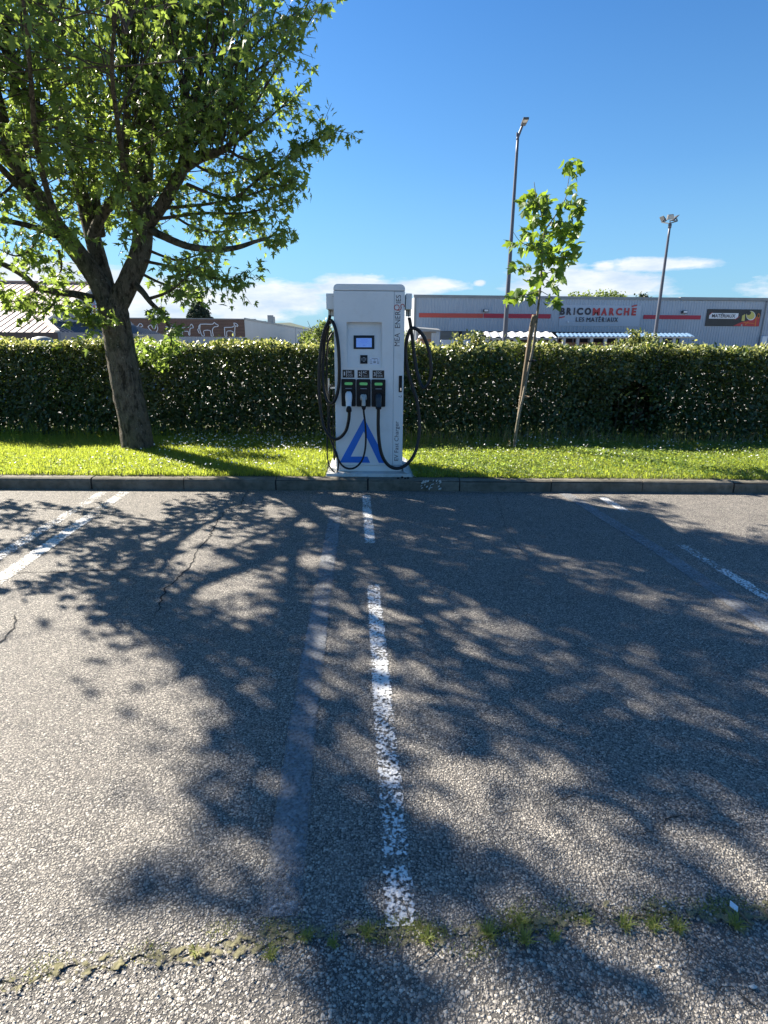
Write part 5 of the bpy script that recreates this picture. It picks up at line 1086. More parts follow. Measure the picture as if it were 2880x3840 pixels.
for quad, lab in (([(740, 770), (1020, 720), (1040, 520), (800, 550)], 'face'), ([(640, 790), (700, 740), (570, 570), (545, 590)], 'l'), ([(1010, 740), (1090, 760), (1300, 525), (1190, 560)], 'r')):
    P = [PM(x, y, -.35 if lab == 'face' else .05 * i) for i, (x, y) in enumerate(quad)]; nn_ = np.array([0, .16, .05]) if lab == 'face' else np.array([0, .45, 0])
    mb = MB(q0); mb.poly(P + [p + nn_ for p in P], [(0, 1, 2, 3), (4, 7, 6, 5), (0, 4, 5, 1), (1, 5, 6, 2), (2, 6, 7, 3), (3, 7, 4, 0)]); fl = mb.build('floodlight', M_darkhead, mt, bevel=.01)
    if lab == 'face':
        cc = sum(P) / 4; mb = MB(q0); Pi = [cc + (p - cc) * .88 - nn_ * .04 for p in P]; mb.poly(Pi + [p + nn_ * .1 for p in Pi], [(0, 1, 2, 3), (4, 7, 6, 5), (0, 4, 5, 1), (1, 5, 6, 2), (2, 6, 7, 3), (3, 7, 4, 0)]); mb.build('lens', M_lens, fl)

# ------------------------------------------------------------------ the DIY store
BY = 65.0
def rib_profile(x0, x1, pitch, depth):
    n = max(1, round((x1 - x0) / pitch)); p = (x1 - x0) / n; out = []
    for i in range(n):
        a = x0 + i * p; out += [(a, 0), (a + p * .42, 0), (a + p * .55, -depth), (a + p * .87, -depth)]
    out.append((x1, 0)); return out
def ribbed(name, x0, x1, z0, z1, y, m, parent, off, pitch=.3, depth=.045):
    pr = rib_profile(x0, x1, pitch, depth); n = len(pr); V = [(x, y + d, z0) for x, d in pr] + [(x, y + d, z1) for x, d in pr]
    return MB(off).poly(V, [(i, i + 1, n + i + 1, n + i) for i in range(n - 1)]).build(name, m, parent, recalc=False)
bl = PY(1552, 1290, BY)[0]; br = 52.0; ztop = 6.02; zg = -1.3
store = empty('diy_store', (28, BY, zg), label='long blue grey corrugated store with red stripes beyond the hedge', cat='building'); so2 = np.array(store.location)
ov0, ov1 = PY(1650, 1290, BY)[0], PY(2545, 1290, BY)[0]; zov = PY(1800, 1242, BY)[2]
ribbed('wall', bl, br, zov, ztop - .28, BY, M_clad, store, so2); ribbed('wall', ov1, br, zg, zov - .002, BY, M_clad, store, so2); ribbed('wall', bl, ov0, zg, zov - .002, BY, M_clad, store, so2)
MB(so2).box((bl - .12, BY - .12, ztop - .28), (PY(2550, 1110, BY)[0], BY + .3, ztop)).build('roof_flashing', M_trim, store)
MB(so2).box((PY(2550, 1110, BY)[0] + .01, BY - .16, ztop - .25), (br, BY + .3, ztop + .06)).build('roof_flashing', M_trim, store)
MB(so2).box((bl - .06, BY - .09, zg), (bl + .16, BY + .05, ztop - .285)).build('corner_trim', M_trim, store)
MB(so2).box((bl + .17, BY + .35, zg), (br - .1, BY + 34, ztop - .1)).build('hall', M_clad2, store)
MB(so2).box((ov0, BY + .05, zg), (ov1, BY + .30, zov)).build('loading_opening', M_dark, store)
def stripe(px0, px1, py0, py1, m):
    a = PY(px0, py1, BY - .06); b = PY(px1, py0, BY - .06); return MB(so2).box((a[0], BY - .075, a[2]), (b[0], BY - .048, b[2])).build('red_stripe', m, store)
stripe(1571, 1812, 1176, 1190, M_stripe2); stripe(1813, 2066, 1178, 1192, M_stripe); stripe(2412, 2629, 1183, 1196, M_stripe)
for px, py in ((1822, 1165), (2568, 1170)):
    c = PY(px, py, BY - .3); fl = MB(so2).box(tuple(c - [.26, .12, .14]), tuple(c + [.26, .25, .14])).build('wall_lamp', M_darkhead, store, bevel=.03)
    MB(so2).box(tuple(c - [.18, .135, .08]), tuple(c + [.22, -.121, .10])).build('lens', M_signw, fl)
c = PY(2130, 1207, BY - .15); MB(so2).box(tuple(c - [.08, .1, .08]), tuple(c + [.08, .1, .08])).build('camera_box', M_signw, store)
# old sign shadow panel and dark strips in the opening
for (x0, x1, y0, y1, m, nm) in ((1650, 1722, 1243, 1272, M_trim, 'shutter'), (1732, 1812, 1243, 1272, M_trim, 'shutter'), (1652, 1730, 1274, 1295, M_signw, 'goods_panel'), (1735, 1765, 1274, 1295, M_signw, 'goods_panel')):
    a = PY(x0, y1, BY - .0); b = PY(x1, y0, BY); mb = MB(so2)
    if nm == 'shutter':
        for k in range(6):
            z = a[2] + (b[2] - a[2]) * k / 6; mb.box((a[0], BY + .01, z + .02), (b[0], BY + .04, z + (b[2] - a[2]) / 6 - .01))
    else: mb.box((a[0], BY - .1, a[2]), (b[0], BY + .04, b[2]))
    mb.build(nm, mat('shutter_grey', (.17, .175, .17), .6) if nm == 'shutter' and 'shutter_grey' not in MATS else (MATS['shutter_grey'] if nm == 'shutter' else m), store)
a = PY(1668, 1289, BY); text_obj('BRICO', 'lettering', M_red, store, (a[0], BY - .105, a[2]), (1, 0, 0), (0, 0, 1), .9, .28, .02, .02)
# sign letters, each one its own piece
a = PY(2095, 1222, BY - .055); b = PY(2405, 1146, BY - .055); MB(so2).box((a[0], BY - .062, a[2]), (b[0], BY - .048, b[2])).build('sign_backing', mat('sign_backing_paint', (0.36, 0.42, 0.49), .5), store)
sign = empty('store_sign', PY(2230, 1190, BY - .1), label='BRICOMARCHÉ LES MATÉRIAUX lettering in dark blue and red on the store wall', cat='sign'); sg = np.array(sign.location)
def letters(s, bounds, py0, py1, m, wt):
    for chh, (a, b) in zip(s, bounds):
        p = PY(a, py1, BY - .09) - sg; q = PY(b, py0, BY - .09) - sg
        text_obj(chh, 'letter', m, sign, p, (1, 0, 0), (0, 0, 1), q[0] - p[0], q[2] - p[2], .05, wt)
def zb(x): return 2060 + x / 4.1475
letters('BRICO', [(zb(a), zb(b)) for a, b in ((162, 248), (263, 352), (375, 403), (422, 530), (545, 655))], 1154, 1181, M_ink, .045)
letters('MARCHE', [(zb(a), zb(b)) for a, b in ((668, 792), (802, 905), (925, 1018), (1030, 1135), (1155, 1250), (1275, 1357))], 1155, 1183, M_red, .045)
letters('LES', [(zb(a), zb(b)) for a, b in ((412, 455), (462, 505), (508, 545))], 1189.5, 1206, M_ink, .0)
letters('MATERIAUX', [(zb(a), zb(b)) for a, b in ((575, 640), (642, 708), (706, 762), (766, 802), (815, 862), (878, 888), (894, 952), (958, 1006), (1008, 1070))], 1190.5, 1207, M_ink, .0)
for (x0, y0, x1, y1, w_, m) in ((1282, 205, 1362, 185, 4.5, M_red), (155, 380, 238, 362, 4.0, M_red), (776, 372, 798, 362, 2.0, M_ink)):
    a = PY(zb(x0), 1100 + y0 / 4.1475, BY - .1) - sg; b = PY(zb(x1), 1100 + y1 / 4.1475, BY - .1) - sg; MB().bar(a, b, .05, w_ * .03, up=(0, 0, 1)).build('accent_mark', m, sign)
# banner with cement mixer
ban = empty('shop_banner', PY(2750, 1190, BY - .1), label='black banner reading MATÉRIAUX beside a yellow cement mixer picture', cat='banner'); bo = np.array(ban.location)
def B(px, py, d=0): return PY(px, py, BY - .10 - d) - bo
def zp(x, y, d=0): return B(2500 + x / 4.366, 1100 + y / 4.366, d)
p = [zp(625, 533), zp(1512, 543), zp(1556, 265), zp(668, 258)]
x0, x1 = (p[0][0] + p[3][0]) / 2, (p[1][0] + p[2][0]) / 2; z0, z1 = (p[0][2] + p[1][2]) / 2, (p[2][2] + p[3][2]) / 2
MB().box((x0, p[0][1], z0), (x1, p[0][1] + .05, z1)).build('panel', M_banner, ban)
def flat(name, pts, m, d, parent=ban, th=.01):
    P = [zp(x, y, d) for x, y in pts]; n = len(P); mb = MB(); mb.poly(P + [q + np.array([0, th * .9, 0]) for q in P], [tuple(range(n)), tuple(range(2 * n - 1, n - 1, -1))] + [(i, i + n, (i + 1) % n + n, (i + 1) % n) for i in range(n)])
    return mb.build(name, m, parent)
flat('white_tag', [(700, 350), (738, 322), (1178, 326), (1170, 385), (1130, 418), (692, 414)], M_signw, .012)
q = zp(738, 396, .03); r_ = zp(1130, 342, .03); text_obj('MATERIAUX', 'lettering', M_ink, ban, q, (1, 0, 0), (0, 0, 1), r_[0] - q[0], r_[2] - q[2], .01, .01)
a, b = zp(905, 338, .035), zp(925, 328, .035); MB().bar(a, b, .02, .05).build('accent_mark', M_ink, ban)
flat('red_ground', [(1085, 534), (1225, 470), (1400, 430), (1530, 360), (1506, 541)], M_red, .012)
def disc(cx, cy, rx, ry, rot=0, n=20): return [(cx + rx * math.cos(t) * math.cos(rot) - ry * math.sin(t) * math.sin(rot), cy + rx * math.cos(t) * math.sin(rot) + ry * math.sin(t) * math.cos(rot)) for t in np.linspace(0, 6.283, n + 1)[:-1]]
flat('mixer_body', disc(1378, 365, 76, 76), M_signw, .024); flat('mixer_drum', disc(1375, 360, 68, 68), M_yellow, .036); flat('mixer_mouth', disc(1348, 325, 38, 28, -.7), M_banner, .048)
flat('motor_box', [(1238, 365), (1285, 340), (1275, 455), (1225, 450)], M_yellow, .024)
flat('mixer_frame', [(1250, 480), (1262, 470), (1440, 490), (1436, 500)], M_orange, .03); flat('mixer_leg', [(1440, 540), (1460, 380), (1472, 380), (1456, 540)], M_orange, .036)
flat('mixer_leg', [(1280, 510), (1330, 460), (1340, 466), (1292, 520)], M_orange, .042); flat('mixer_wheel', disc(1505, 370, 22, 40), M_orange, .05); flat('wheel_hub', disc(1505, 370, 13, 28), M_banner, .06); flat('mixer_handle', [(1470, 400), (1530, 380), (1530, 388), (1474, 410)], M_orange, .056)
flat('mixer_foot', [(1210, 540), (1222, 505), (1240, 508), (1242, 540)], M_greyi, .03)
flat('corner_mark', [(695, 352), (750, 305), (754, 310), (700, 360)], M_red, .03); flat('corner_mark', [(1115, 428), (1195, 378), (1198, 384), (1120, 434)], M_red, .03)
# downpipe and box right of the banner
a = PY(2870, 1165, BY - .12); pp_ = empty('downpipe', (a[0], BY - .15, zg), label='grey downpipe on the store wall right of the banner', cat='downpipe'); qo = np.array(pp_.location)
mb = MB(qo); mb.tube([(a[0], BY - .15, zg), (a[0], BY - .15, ztop - .3)], .07, 8, 1); mb.build('pipe', M_trim, pp_)
a = PY(2863, 1275, BY - .3); MB(a).box(tuple(a - [.3, .2, .4]), tuple(a + [.3, .2, .4])).build('meter_box', M_signw, loc=a, bevel=.03); tag(bpy.data.objects['meter_box'], 'white box on the store wall at the right end below the banner', 'box')
# canopies
def canopy(name, px0, px1, pyf, pyb, Yf, Yb, m, label, posts, pitch, amp):
    f0, f1, b0, b1 = PY(px0 + 10, pyf, Yf), PY(px1, pyf, Yf), PY(px0, pyb, Yb), PY(px1 - 20, pyb, Yb); e = empty(name, (f0[0], Yf, gz(f0[0], Yf)), label=label, cat='canopy', group='store canopies'); eo = np.array(e.location)
    n = max(2, int((f1[0] - f0[0]) / pitch)); mb = MB(eo); V = []
    for i in range(n * 4 + 1):
        t = i / (n * 4); h = (0, amp, amp, 0)[i % 4]
        V += [f0 * (1 - t) + f1 * t + [0, 0, h], b0 * (1 - t) + b1 * t + [0, 0, h]]
    top = len(V); V2 = [v - np.array([0, 0, .03]) for v in V]
    fc = [(2 * i, 2 * i + 2, 2 * i + 3, 2 * i + 1) for i in range(n * 4)]
    mb.poly(V + V2, fc + [tuple(top + k for k in f) for f in fc] + [(2 * i, 2 * i + 2, top + 2 * i + 2, top + 2 * i) for i in range(n * 4)]); mb.build('corrugated_roof', m, e, recalc=False)
    MB(eo).bar(f0 - [0, -.05, .10], f1 - [0, -.05, .10], .10, .12).build('edge_beam', M_trim, e)
    for px in posts:
        a = PY(px, pyf, Yf + .1); MB(eo).box((a[0] - .14, Yf + .05, gz(a[0], Yf)), (a[0] + .14, Yf + .3, a[2] - .14)).build('post', M_clad2, e)
    return e
canopy('loading_canopy', 1812, 2088, 1266, 1247, 52, 56.5, M_canopy, 'short white corrugated loading canopy in front of the store, left one', [1826, 1855, 1934, 2067], .72, .10)
canopy('long_canopy', 2085, 2605, 1262, 1250, 57, 61, M_canopyb, 'long blue corrugated canopy on posts along the store wall, right one', [2117, 2168, 2220, 2272, 2324, 2376, 2428, 2480, 2530], .42, .05)
a, b = PY(2085, 1264, 56.9), PY(2605, 1264, 56.9); MB(a).bar(a, b, .03, .03).build('gutter', M_canopy, bpy.data.objects['long_canopy']); g_ = [o for o in bpy.data.objects if o.name.startswith('gutter')][0]; g_.location = a - np.array(bpy.data.objects['long_canopy'].location)
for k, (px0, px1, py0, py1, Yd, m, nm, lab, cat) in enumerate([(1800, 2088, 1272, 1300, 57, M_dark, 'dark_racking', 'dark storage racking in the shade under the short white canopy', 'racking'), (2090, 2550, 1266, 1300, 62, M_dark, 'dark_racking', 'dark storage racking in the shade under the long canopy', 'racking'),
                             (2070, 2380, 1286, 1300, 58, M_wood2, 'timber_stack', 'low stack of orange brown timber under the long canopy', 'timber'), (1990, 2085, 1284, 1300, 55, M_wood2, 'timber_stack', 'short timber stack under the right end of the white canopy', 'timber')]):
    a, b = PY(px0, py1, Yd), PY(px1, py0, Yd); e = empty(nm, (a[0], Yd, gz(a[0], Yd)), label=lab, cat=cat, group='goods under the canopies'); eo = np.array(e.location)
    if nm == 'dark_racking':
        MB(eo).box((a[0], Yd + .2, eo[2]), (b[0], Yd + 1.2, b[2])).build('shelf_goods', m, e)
        nb = int((b[0] - a[0]) / 1.6)
        for i in range(nb + 1):
            x = a[0] + (b[0] - a[0]) * i / nb; MB(eo).box((x - .04, Yd - .02, eo[2]), (x + .04, Yd + .15, b[2])).build('upright', M_trim, e)
    else:
        for i in range(5):
            z0_ = eo[2] + (b[2] - eo[2]) * i / 5; MB(eo).box((a[0] + .02 * i, Yd, z0_ + .02), (b[0] - .03 * i, Yd + 1, z0_ + (b[2] - eo[2]) / 5)).build('board', m, e)
# small lean-to at the left corner
e = empty('lean_to_shed', (7.2, 60, gz(7, 60)), label='small grey lean-to shed with pallets at the left corner of the store', cat='shed'); eo = np.array(e.location)
a, b, c, d = PY(1556, 1229, 59), PY(1652, 1238, 59), PY(1560, 1226, 63.5), PY(1642, 1232, 63.5)
mb = MB(eo); P = [a, b, d, c]; mb.poly(P + [p - np.array([0, 0, .18]) for p in P], [(0, 1, 2, 3), (4, 7, 6, 5), (0, 4, 5, 1), (1, 5, 6, 2), (2, 6, 7, 3), (3, 7, 4, 0)]); mb.build('roof', M_trim, e)
x0, x1 = PY(1617, 1290, 59.5)[0], PY(1648, 1290, 59.5)[0]; ribbed('side_wall', x0, x1, eo[2], PY(1630, 1248, 59.5)[2], 59.5, M_clad, e, eo, .25)
x0, x1 = PY(1556, 1290, 59.5)[0], PY(1564, 1290, 59.5)[0]; MB(eo).box((x0, 59.4, eo[2]), (x1, 59.7, b[2])).build('corner_post', M_clad2, e)
MB(eo).box((PY(1565, 1290, 62)[0], 63, eo[2]), (PY(1640, 1290, 62)[0], 63.2, 2.3)).build('back_wall', M_trim, e)
mb_x0, mb_x1 = PY(1566, 1290, 61)[0], PY(1616, 1290, 61)[0]
pal = empty('pallet_stack', (mb_x0, 61, eo[2]), label='orange brown pallet stack with a white bag on top inside the lean-to', cat='pallets'); po = np.array(pal.location)
zt2 = PY(1590, 1270, 61)[2]
for k in range(8):
    z0_ = po[2] + (zt2 - po[2]) * k / 8; MB(po).box((mb_x0, 60.6, z0_ + .07), (mb_x1, 61.6, z0_ + (zt2 - po[2]) / 8 - .02)).build('pallet', M_wood2, pal)
bag = MB((0, 0, 0)); bc = np.array([mb_x0 + .45, 61, zt2 + .15]); loft('white_bag', [((bc[0], 61, zt2), .3, .3), ((bc[0], 61, zt2 + .12), .42, .35), ((bc[0] + .02, 61, zt2 + .3), .34, .3), ((bc[0], 61, zt2 + .42), .1, .1)], M_signw, None)
tag(bpy.data.objects['white_bag'], 'white sack lying on top of the pallets in the lean-to', 'sack')

# ------------------------------------------------------------------ brown roofed building on the left
D1, D2 = 30.0, 38.0
ze = PY(100, 1246, D1)[2]; zr = PY(100, 1061, D2)[2]; zfb = PY(100, 1277, D1)[2]; xe = PY(215, 1246, D1)[0]; XL = -42.0
mk = empty('brown_roof_building', (-22, 37, zg), label='low building with tan ribbed metal roof behind the maple', cat='building'); ko = np.array(mk.location)
def roofpt(x, s, up=0.0):                    # s 0 at the front eave, 1 at the ridge
    return np.array([x, D1 + (D2 - D1) * s, ze + (zr - ze) * s + up])
# where the gable wall stands: the roof point seen at (168, 1203)
best = min(((abs((ze + (zr - ze) * s) - PY(168, 1203, D1 + (D2 - D1) * s)[2]), s) for s in np.linspace(0, 1, 400))); sg_ = best[1]; xg = PY(168, 1203, D1 + (D2 - D1) * sg_)[0]
print('gable', sg_, xg, xe)
mb = MB(ko); th = .10
mb.poly([roofpt(XL, 0), roofpt(xe, 0), roofpt(xg, sg_), roofpt(xg + .35, 1), roofpt(XL, 1)] + [roofpt(XL, 0, -th), roofpt(xe, 0, -th), roofpt(xg, sg_, -th), roofpt(xg + .35, 1, -th), roofpt(XL, 1, -th)],
        [(0, 1, 2, 3, 4), (9, 8, 7, 6, 5), (0, 5, 6, 1), (1, 6, 7, 2), (2, 7, 8, 3), (3, 8, 9, 4)]); front_roof = mb.build('front_roof', M_tan, mk)
x = XL; k = 0
while x < xe - .1:
    s1 = 1.0 if x < xg else max(.02, sg_ * (xe - x) / (xe - xg)); a, b = roofpt(x, .0, .015), roofpt(x, s1, .015)
    if x > -24: MB(ko).bar(a, b, .05, .03).build('roof_rib', M_rib, front_roof)
    x += .36
MB(ko).bar(roofpt(XL, 1, .05), roofpt(xg + .35, 1, .05), .3, .12).build('ridge_cap', M_rib, mk)
MB(ko).bar(roofpt(xg + .02, sg_, .06), roofpt(xg + .36, 1, .06), .28, .10).build('verge_trim', M_cream, mk)
MB(ko).bar(roofpt(xe, 0, .06), roofpt(xg, sg_, .06), .22, .10).build('hip_trim', M_cream, mk)
DB = 46.0
mb = MB(ko); mb.poly([(xg - .02, D1 + (D2 - D1) * sg_, ze + (zr - ze) * sg_), (xg - .02, DB - (D2 - D1) * sg_, ze + (zr - ze) * sg_), (xg - .02, D2, zr - .05)], [(0, 1, 2)]); gbl = mb.build('gable_wall', M_gable, mk)
mb = MB(ko); zgw = ze + (zr - ze) * sg_ - .02
mb.poly([(xe, D1, ze), (xe, DB, ze), (xg, DB - (D2 - D1) * sg_, zgw), (xg, D1 + (D2 - D1) * sg_, zgw)], [(0, 1, 2, 3)]); sk2 = mb.build('side_skirt_roof', M_slate, mk)
for k in range(34):
    y = D1 + .3 + k * .46; t0 = min(1, max(0, (y - D1) / ((D2 - D1) * sg_))); t0 = min(t0, (DB - y) / ((D2 - D1) * sg_)); t0 = max(0, min(1, t0))
    if t0 > .05: MB(ko).bar((xe, y, ze + .03), (xe + (xg - xe) * t0, y, ze + (zgw - ze) * t0 + .03), .07, .06).build('roof_rib', M_slate, sk2)
mb = MB(ko); mb.poly([(XL, DB, ze), (xe, DB, ze), (xg, DB - (D2 - D1) * sg_, zgw), (xg, D2, zr), (XL, D2, zr)], [(0, 1, 2, 3, 4)]); mb.build('rear_roof', M_tan, mk)
MB(ko).box((XL, D1 - .04, zfb), (xe + .02, D1 + .10, ze - .01)).build('front_fascia', mat('dark_brown_fascia', (.055, .034, .03), .5), mk)
MB(ko).box((xe + .022, D1 - .04, zfb), (xe + .16, DB, ze + .02)).build('side_fascia', M_slate, mk)
MB(ko).box((XL + .5, D1 + .9, zg), (xe - 1, DB - 1, zfb + .05)).build('walls', M_gable, mk)
MB(ko).box((XL, D1 + .1, zfb + .02), (xe, DB, zfb + .06)).build('soffit', M_signw, mk)
sgn = empty('gable_sign', (xg + .4, 36.5, 2.6), label='white sign box with blue script and red mark, partly behind the trunk', cat='sign'); gs = np.array(sgn.location)
def YX(px, X):                               # distance at which a sight line column meets the plane x = X
    r = ray(px, 1150); return X * r[1] / r[0]
xs_ = xg + .5; ya, yb = YX(334, xs_), YX(470, xs_)
def PX(px, py, X): r = ray(px, py); return np.array([0, 0, EYE]) + r * (X / r[0])
zt3 = PX(345, 1113, xs_)[2]; zb3 = PX(345, 1206, xs_)[2]
print('sign', ya, yb, zt3, zb3)
MB(gs).box((xs_ - .5, ya, zb3), (xs_, yb, zt3)).build('sign_box', M_signw, sgn, bevel=.03)
zm = zb3 + (zt3 - zb3) * .24; MB(gs).box((xs_ + .001, ya + .05, zm - .02), (xs_ + .012, yb - .05, zm + .02)).build('panel_joint', M_ink, sgn)
q = np.array([xs_ + .003, ya + .35, zb3 + (zt3 - zb3) * .66]) - gs; text_obj('Les', 'lettering', M_signb, sgn, q, (0, 1, 0), (0, 0, 1), 1.1, .48, .02, .02)
q = np.array([xs_ + .01, ya + .45, zb3 + (zt3 - zb3) * .33]); mb = MB(gs)
pts = [(0, .05), (.22, 0), (.40, .02), (.36, .25), (.42, .5), (.22, .62), (.08, .5), (.1, .3)]
mb.poly([q + np.array([0, a, b]) for a, b in pts] + [q + np.array([-.01, a, b]) for a, b in pts], [tuple(range(8)), tuple(range(15, 7, -1))] + [(i, i + 8, (i + 1) % 8 + 8, (i + 1) % 8) for i in range(8)]); mb.build('red_mark', M_red, sgn)
# round roof-top vent peeping over the hedge
c = PY(158, 1275, 27); loft('roof_vent', [((c[0], 27, gz(c[0], 27)), .45, .45), ((c[0], 27, c[2] - .1), .45, .45), ((c[0], 27, c[2] + .08), .34, .34), ((c[0], 27, c[2] + .15), .12, .12)], M_trim, None)
tag(bpy.data.objects['roof_vent'], 'grey rounded trolley shelter top just above the hedge at the left', 'shelter')

# ------------------------------------------------------------------ long building with the animal outlines
FYD = 80.0
bu = empty('butcher_building', (-21, FYD, zg), label='brown fronted long building with white animal outlines and grey side wall', cat='building'); uo = np.array(bu.location)
xa, xb = PY(380, 1190, FYD)[0], PY(916, 1195, FYD)[0]; zt4 = PY(700, 1193, FYD)[2]; zm4 = PY(700, 1262, FYD)[2]
nrow = 12
for k in range(nrow):
    z0_ = zm4 + (zt4 - .12 - zm4) * k / nrow; z1_ = zm4 + (zt4 - .12 - zm4) * (k + 1) / nrow; MB(uo).box((xa, FYD - .02, z0_ + .012), (xb - .02, FYD + .1, z1_ - .012)).build('cladding_board', M_brown, bu)
MB(uo).box((xa, FYD + .02, zm4), (xb - .02, FYD + .2, zt4 - .1)).build('backing', M_rib, bu)
MB(uo).box((xa, FYD - .08, zt4 - .12), (xb + .08, FYD + .2, zt4)).build('roof_flashing', M_trim, bu)
ribbed('lower_wall', xa, xb, zg, zm4 - .01, FYD + .05, M_clad2, bu, uo, .35, .06)
dirn = PY(1157, 1236, 160.0)
# side wall: runs from the front right corner to the far corner
ds = None
for dd in np.linspace(100, 260, 321):
    if ds is None or abs(PY(1157, 1236, dd)[2] - zt4) < ds[0]: ds = (abs(PY(1157, 1236, dd)[2] - zt4), dd)
FB = ds[1]; xc = PY(1157, 1236, FB)[0]; print('butcher far', FB, xc)
mb = MB(uo)
mb.poly([(xb, FYD, zg), (xc, FB, zg), (xc, FB, zt4), (xb, FYD, zt4)], [(0, 1, 2, 3)]); mb.poly([(xa, FYD + .3, zg), (xa, FB, zg), (xa, FB, zt4 - .05), (xa, FYD + .3, zt4 - .05), (xb, FYD + .3, zt4 - .05), (xc, FB, zt4 - .05)], [(0, 1, 2, 3), (3, 4, 5, 2)])
mb.build('side_wall', M_clad2, bu, recalc=False)
tj = .62; pj = np.array([xb + (xc - xb) * tj, FYD + (FB - FYD) * tj]); MB(uo).box((pj[0] - .02, pj[1] - .1, zg), (pj[0] + .05, pj[1] + .1, zt4)).build('wall_joint', M_trim, bu)
MB(uo).bar((xb + .05, FYD, zt4), (xc + .05, FB, zt4), .15, .22).build('side_flashing', M_trim, bu)
def za(x, y): return 460 + x / 2.242, 1100 + y / 2.242
AN = {'goat': [(855, 288), (858, 318), (860, 358), (876, 358), (874, 330), (886, 316), (928, 322), (930, 358), (943, 358), (942, 322), (944, 290), (950, 272), (964, 280), (968, 270), (958, 256), (934, 250), (940, 268), (922, 284), (870, 286), (855, 288)],
      'cow': [(652, 260), (648, 300), (655, 325), (668, 356), (688, 356), (680, 325), (690, 312), (738, 314), (744, 356), (762, 356), (754, 318), (758, 298), (772, 282), (800, 278), (802, 266), (782, 256), (770, 244), (762, 256), (740, 260), (652, 260), (640, 292), (632, 308), (646, 338)],
      'calf': [(480, 276), (488, 300), (488, 330), (492, 352), (504, 352), (502, 325), (550, 320), (556, 350), (566, 350), (564, 316), (572, 292), (596, 290), (580, 258), (570, 270), (556, 284), (500, 290), (480, 276)],
      'pig': [(360, 280), (390, 288), (408, 292), (420, 270), (430, 272), (432, 300), (434, 324), (424, 336), (410, 330), (395, 322), (370, 318)],
      'rooster': [(226, 270), (214, 282), (226, 300), (244, 320), (270, 332), (286, 320), (296, 298), (290, 272), (282, 256), (276, 290), (262, 300), (250, 284), (238, 266), (226, 270)],
      'lamb': [(105, 278), (128, 276), (140, 258), (156, 256), (170, 276), (156, 280), (150, 300), (156, 330)]}
for nm, pts in AN.items():
    P = [PY(*za(x, y), FYD - .06) for x, y in pts]; mb = MB(uo)
    mb.tube(P, .055, 5, 2); mb.build(nm + '_outline', M_signw, bu)
for k, (px, w_, h_) in enumerate([(948, .9, .35), (962, .7, .25), (978, .7, .25), (990, .6, .3), (1003, .6, .3), (1015, .8, 1.25), (1024, .5, 1.1)]):
    t = None
    for dd in np.linspace(82, FB, 300):
        xx = xb + (xc - xb) * (dd - FYD) / (FB - FYD) - 1.2
        r = ray(px, 1200); e_ = abs(xx / dd - r[0] / r[1])
        if t is None or e_ < t[0]: t = (e_, dd, xx)
    c = np.array([t[2], t[1], zt4]); s = t[1] / 90
    lab = ['roof unit on the long building nearest its brown front', 'second low roof unit from the brown front', 'third low roof unit from the brown front', 'fourth low roof unit from the brown front', 'low roof unit just before the tall pair', 'tall roof unit, left and broader of the tall pair', 'tall roof unit, right and slimmer of the tall pair'][k]
    o = MB(c).box((c[0] - w_ / 2 * s, c[1] - .4, c[2] - .1), (c[0] + w_ / 2 * s, c[1] + .4, c[2] + h_ * s)).build('roof_unit', M_trim, loc=c, bevel=.03); tag(o, lab, 'roof unit', 'units on the roof of the long building')

# ------------------------------------------------------------------ distant trees and hill
def far_tree(name, label, base, h, rad, n, m, cz=.6, leaf=.5, group='trees beyond the buildings', trunkr=.2):
    e = empty(name, base, label=label, cat='tree', group=group); mb = MB(); mb.tube([(0, 0, 0), (.05, 0, h * .4), (.0, 0, h * .8)], [trunkr, trunkr * .7, trunkr * .2], 7, 3)
    for k in range(9):
        a = rng.random() * 6.283; mb.tube([(0, 0, h * rng.uniform(.3, .6)), (math.cos(a) * rad * .4, math.sin(a) * rad * .4, h * rng.uniform(.55, .8)), (math.cos(a) * rad * .75, math.sin(a) * rad * .75, h * rng.uniform(.7, .95))], [trunkr * .4, trunkr * .2, .02], 4, 2)
    mb.build('trunk', M_twig, e)
    nc = 26; cc = rng.normal(size=(nc, 3)); cc /= np.linalg.norm(cc, axis=1, keepdims=True); cc *= (rng.random((nc, 1)) ** .5) * [rad * .8, rad * .8, h * (1 - cz) * .85]; cc[:, 2] += h * cz
    k = rng.integers(0, nc, n); p = cc[k] + rng.normal(size=(n, 3)) * rad * .16
    scatter('crown', QUADLEAF[0], QUADLEAF[1], p, frames(n, (0, 0, .5)), rng.uniform(.5, 1.2, n) * leaf, m, e)['kind'] = 'stuff'
    return e
b = PY(1205, 1290, 70); far_tree('leafy_tree', 'light green tree between the long building and the charger', (b[0], 70, zg), PY(1205, 1190, 70)[2] - zg, 2.0, 2600, M_fartree, .55, .34)
b = PY(1155, 1290, 118); far_tree('leafy_tree', 'small round green tree just right of the grey side wall', (b[0], 118, zg), PY(1165, 1225, 118)[2] - zg, 2.4, 1500, M_fartree, .55, .45)
b = PY(1545, 1290, 75); far_tree('leafy_tree', 'green tree seen between the charger and the store corner', (b[0], 75, zg), PY(1545, 1215, 75)[2] - zg, 1.6, 1500, M_fartree, .55, .34)
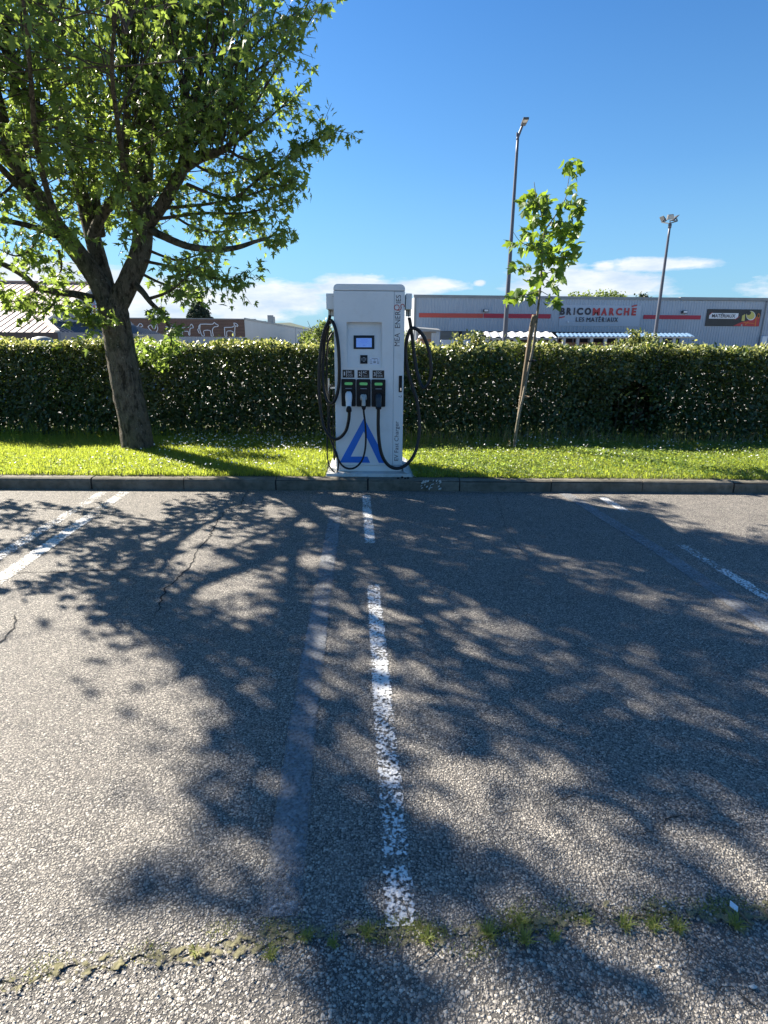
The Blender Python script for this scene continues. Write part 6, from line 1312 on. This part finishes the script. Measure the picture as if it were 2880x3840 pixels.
for k, (px, py, D, rad, lab) in enumerate([(2165, 1088, 118, 3.6, 'leftmost pale treetop above the store roof'), (2225, 1082, 118, 3.6, 'second pale treetop above the store roof'), (2285, 1086, 118, 3.4, 'third pale treetop above the store roof'), (2325, 1095, 120, 2.0, 'fourth and lowest pale treetop above the store roof'), (2398, 1098, 120, 2.2, 'small dark treetop alone above the store roof')]):
    b = PY(px, 1200, D); far_tree('leafy_tree', lab, (b[0], D, zg), PY(px, py, D)[2] - zg, rad, 2200, M_fartree if k < 4 else M_conifer, .72, .55)
# conifer behind the long building
b = PY(755, 1290, 125); hC = PY(755, 1108, 125)[2] - zg
cf = empty('conifer', (b[0], 125, zg), label='dark conifer rising behind the long building', cat='tree'); mb = MB(); mb.tube([(0, 0, 0), (0, 0, hC * .5), (0, 0, hC)], [.3, .2, .03], 7, 2)
cp = []; cd = []
for k in range(150):
    t = rng.random() ** .8; z = hC * (1 - t * .62); Lb = .35 + 3.1 * t; a = rng.random() * 6.283; d = np.array([math.cos(a), math.sin(a), .12])
    mb.tube([(0, 0, z), tuple(d * Lb * .5 + [0, 0, z - .1]), tuple(d * Lb + [0, 0, z + .1])], [.05, .03, .01], 4, 2)
    m_ = int(60 * Lb / 3) + 12; s = rng.random(m_) ** .7
    for q in s: cp.append(d * Lb * q + [rng.normal() * .14 * (1.2 - q), rng.normal() * .14, z - .1 * math.sin(q * 3) + rng.normal() * .10]); cd.append(d + [0, 0, -.3])
mb.build('trunk', M_twig, cf); cp = np.array(cp); scatter('needles', QUADLEAF[0], QUADLEAF[1], cp, frames(len(cp), (0, 0, 1), np.array(cd)), rng.uniform(.25, .5, len(cp)), M_conifer, cf)['kind'] = 'stuff'
# low hills
def hill(name, pts, D, depth, m):
    n = 60; V = []; pxs = np.linspace(pts[0][0], pts[-1][0], n); rows = 8
    for j in range(rows):
        t = j / (rows - 1)
        for i, px in enumerate(pxs):
            py = np.interp(px, [p[0] for p in pts], [p[1] for p in pts]); top = PY(px, py, D); base = top.copy()
            z = -6 + (top[2] + 6) * math.sin(math.pi / 2 * t) * (1 + .02 * math.sin(i * 1.7 + j)) ; k = 1 + (t - 1) * depth / D; V.append((top[0] * k, D * k, z))
    F = np.array([(j * n + i, j * n + i + 1, (j + 1) * n + i + 1, (j + 1) * n + i) for j in range(rows - 1) for i in range(n - 1)])
    return tag(np_mesh(name, np.array(V), F, m, smooth=True), kind='structure')
hill('hill', [(-900, 1240), (-300, 1225), (300, 1236), (800, 1226), (940, 1222), (1020, 1209), (1070, 1208), (1110, 1216), (1160, 1232), (1250, 1245), (1500, 1250), (2000, 1255), (3200, 1250), (4200, 1240)], 1500, 500, M_hill)

print('objects', len(bpy.data.objects), 'tris', sum(len(o.data.loops) - 2 * len(o.data.polygons) for o in bpy.data.objects if o.type == 'MESH'))
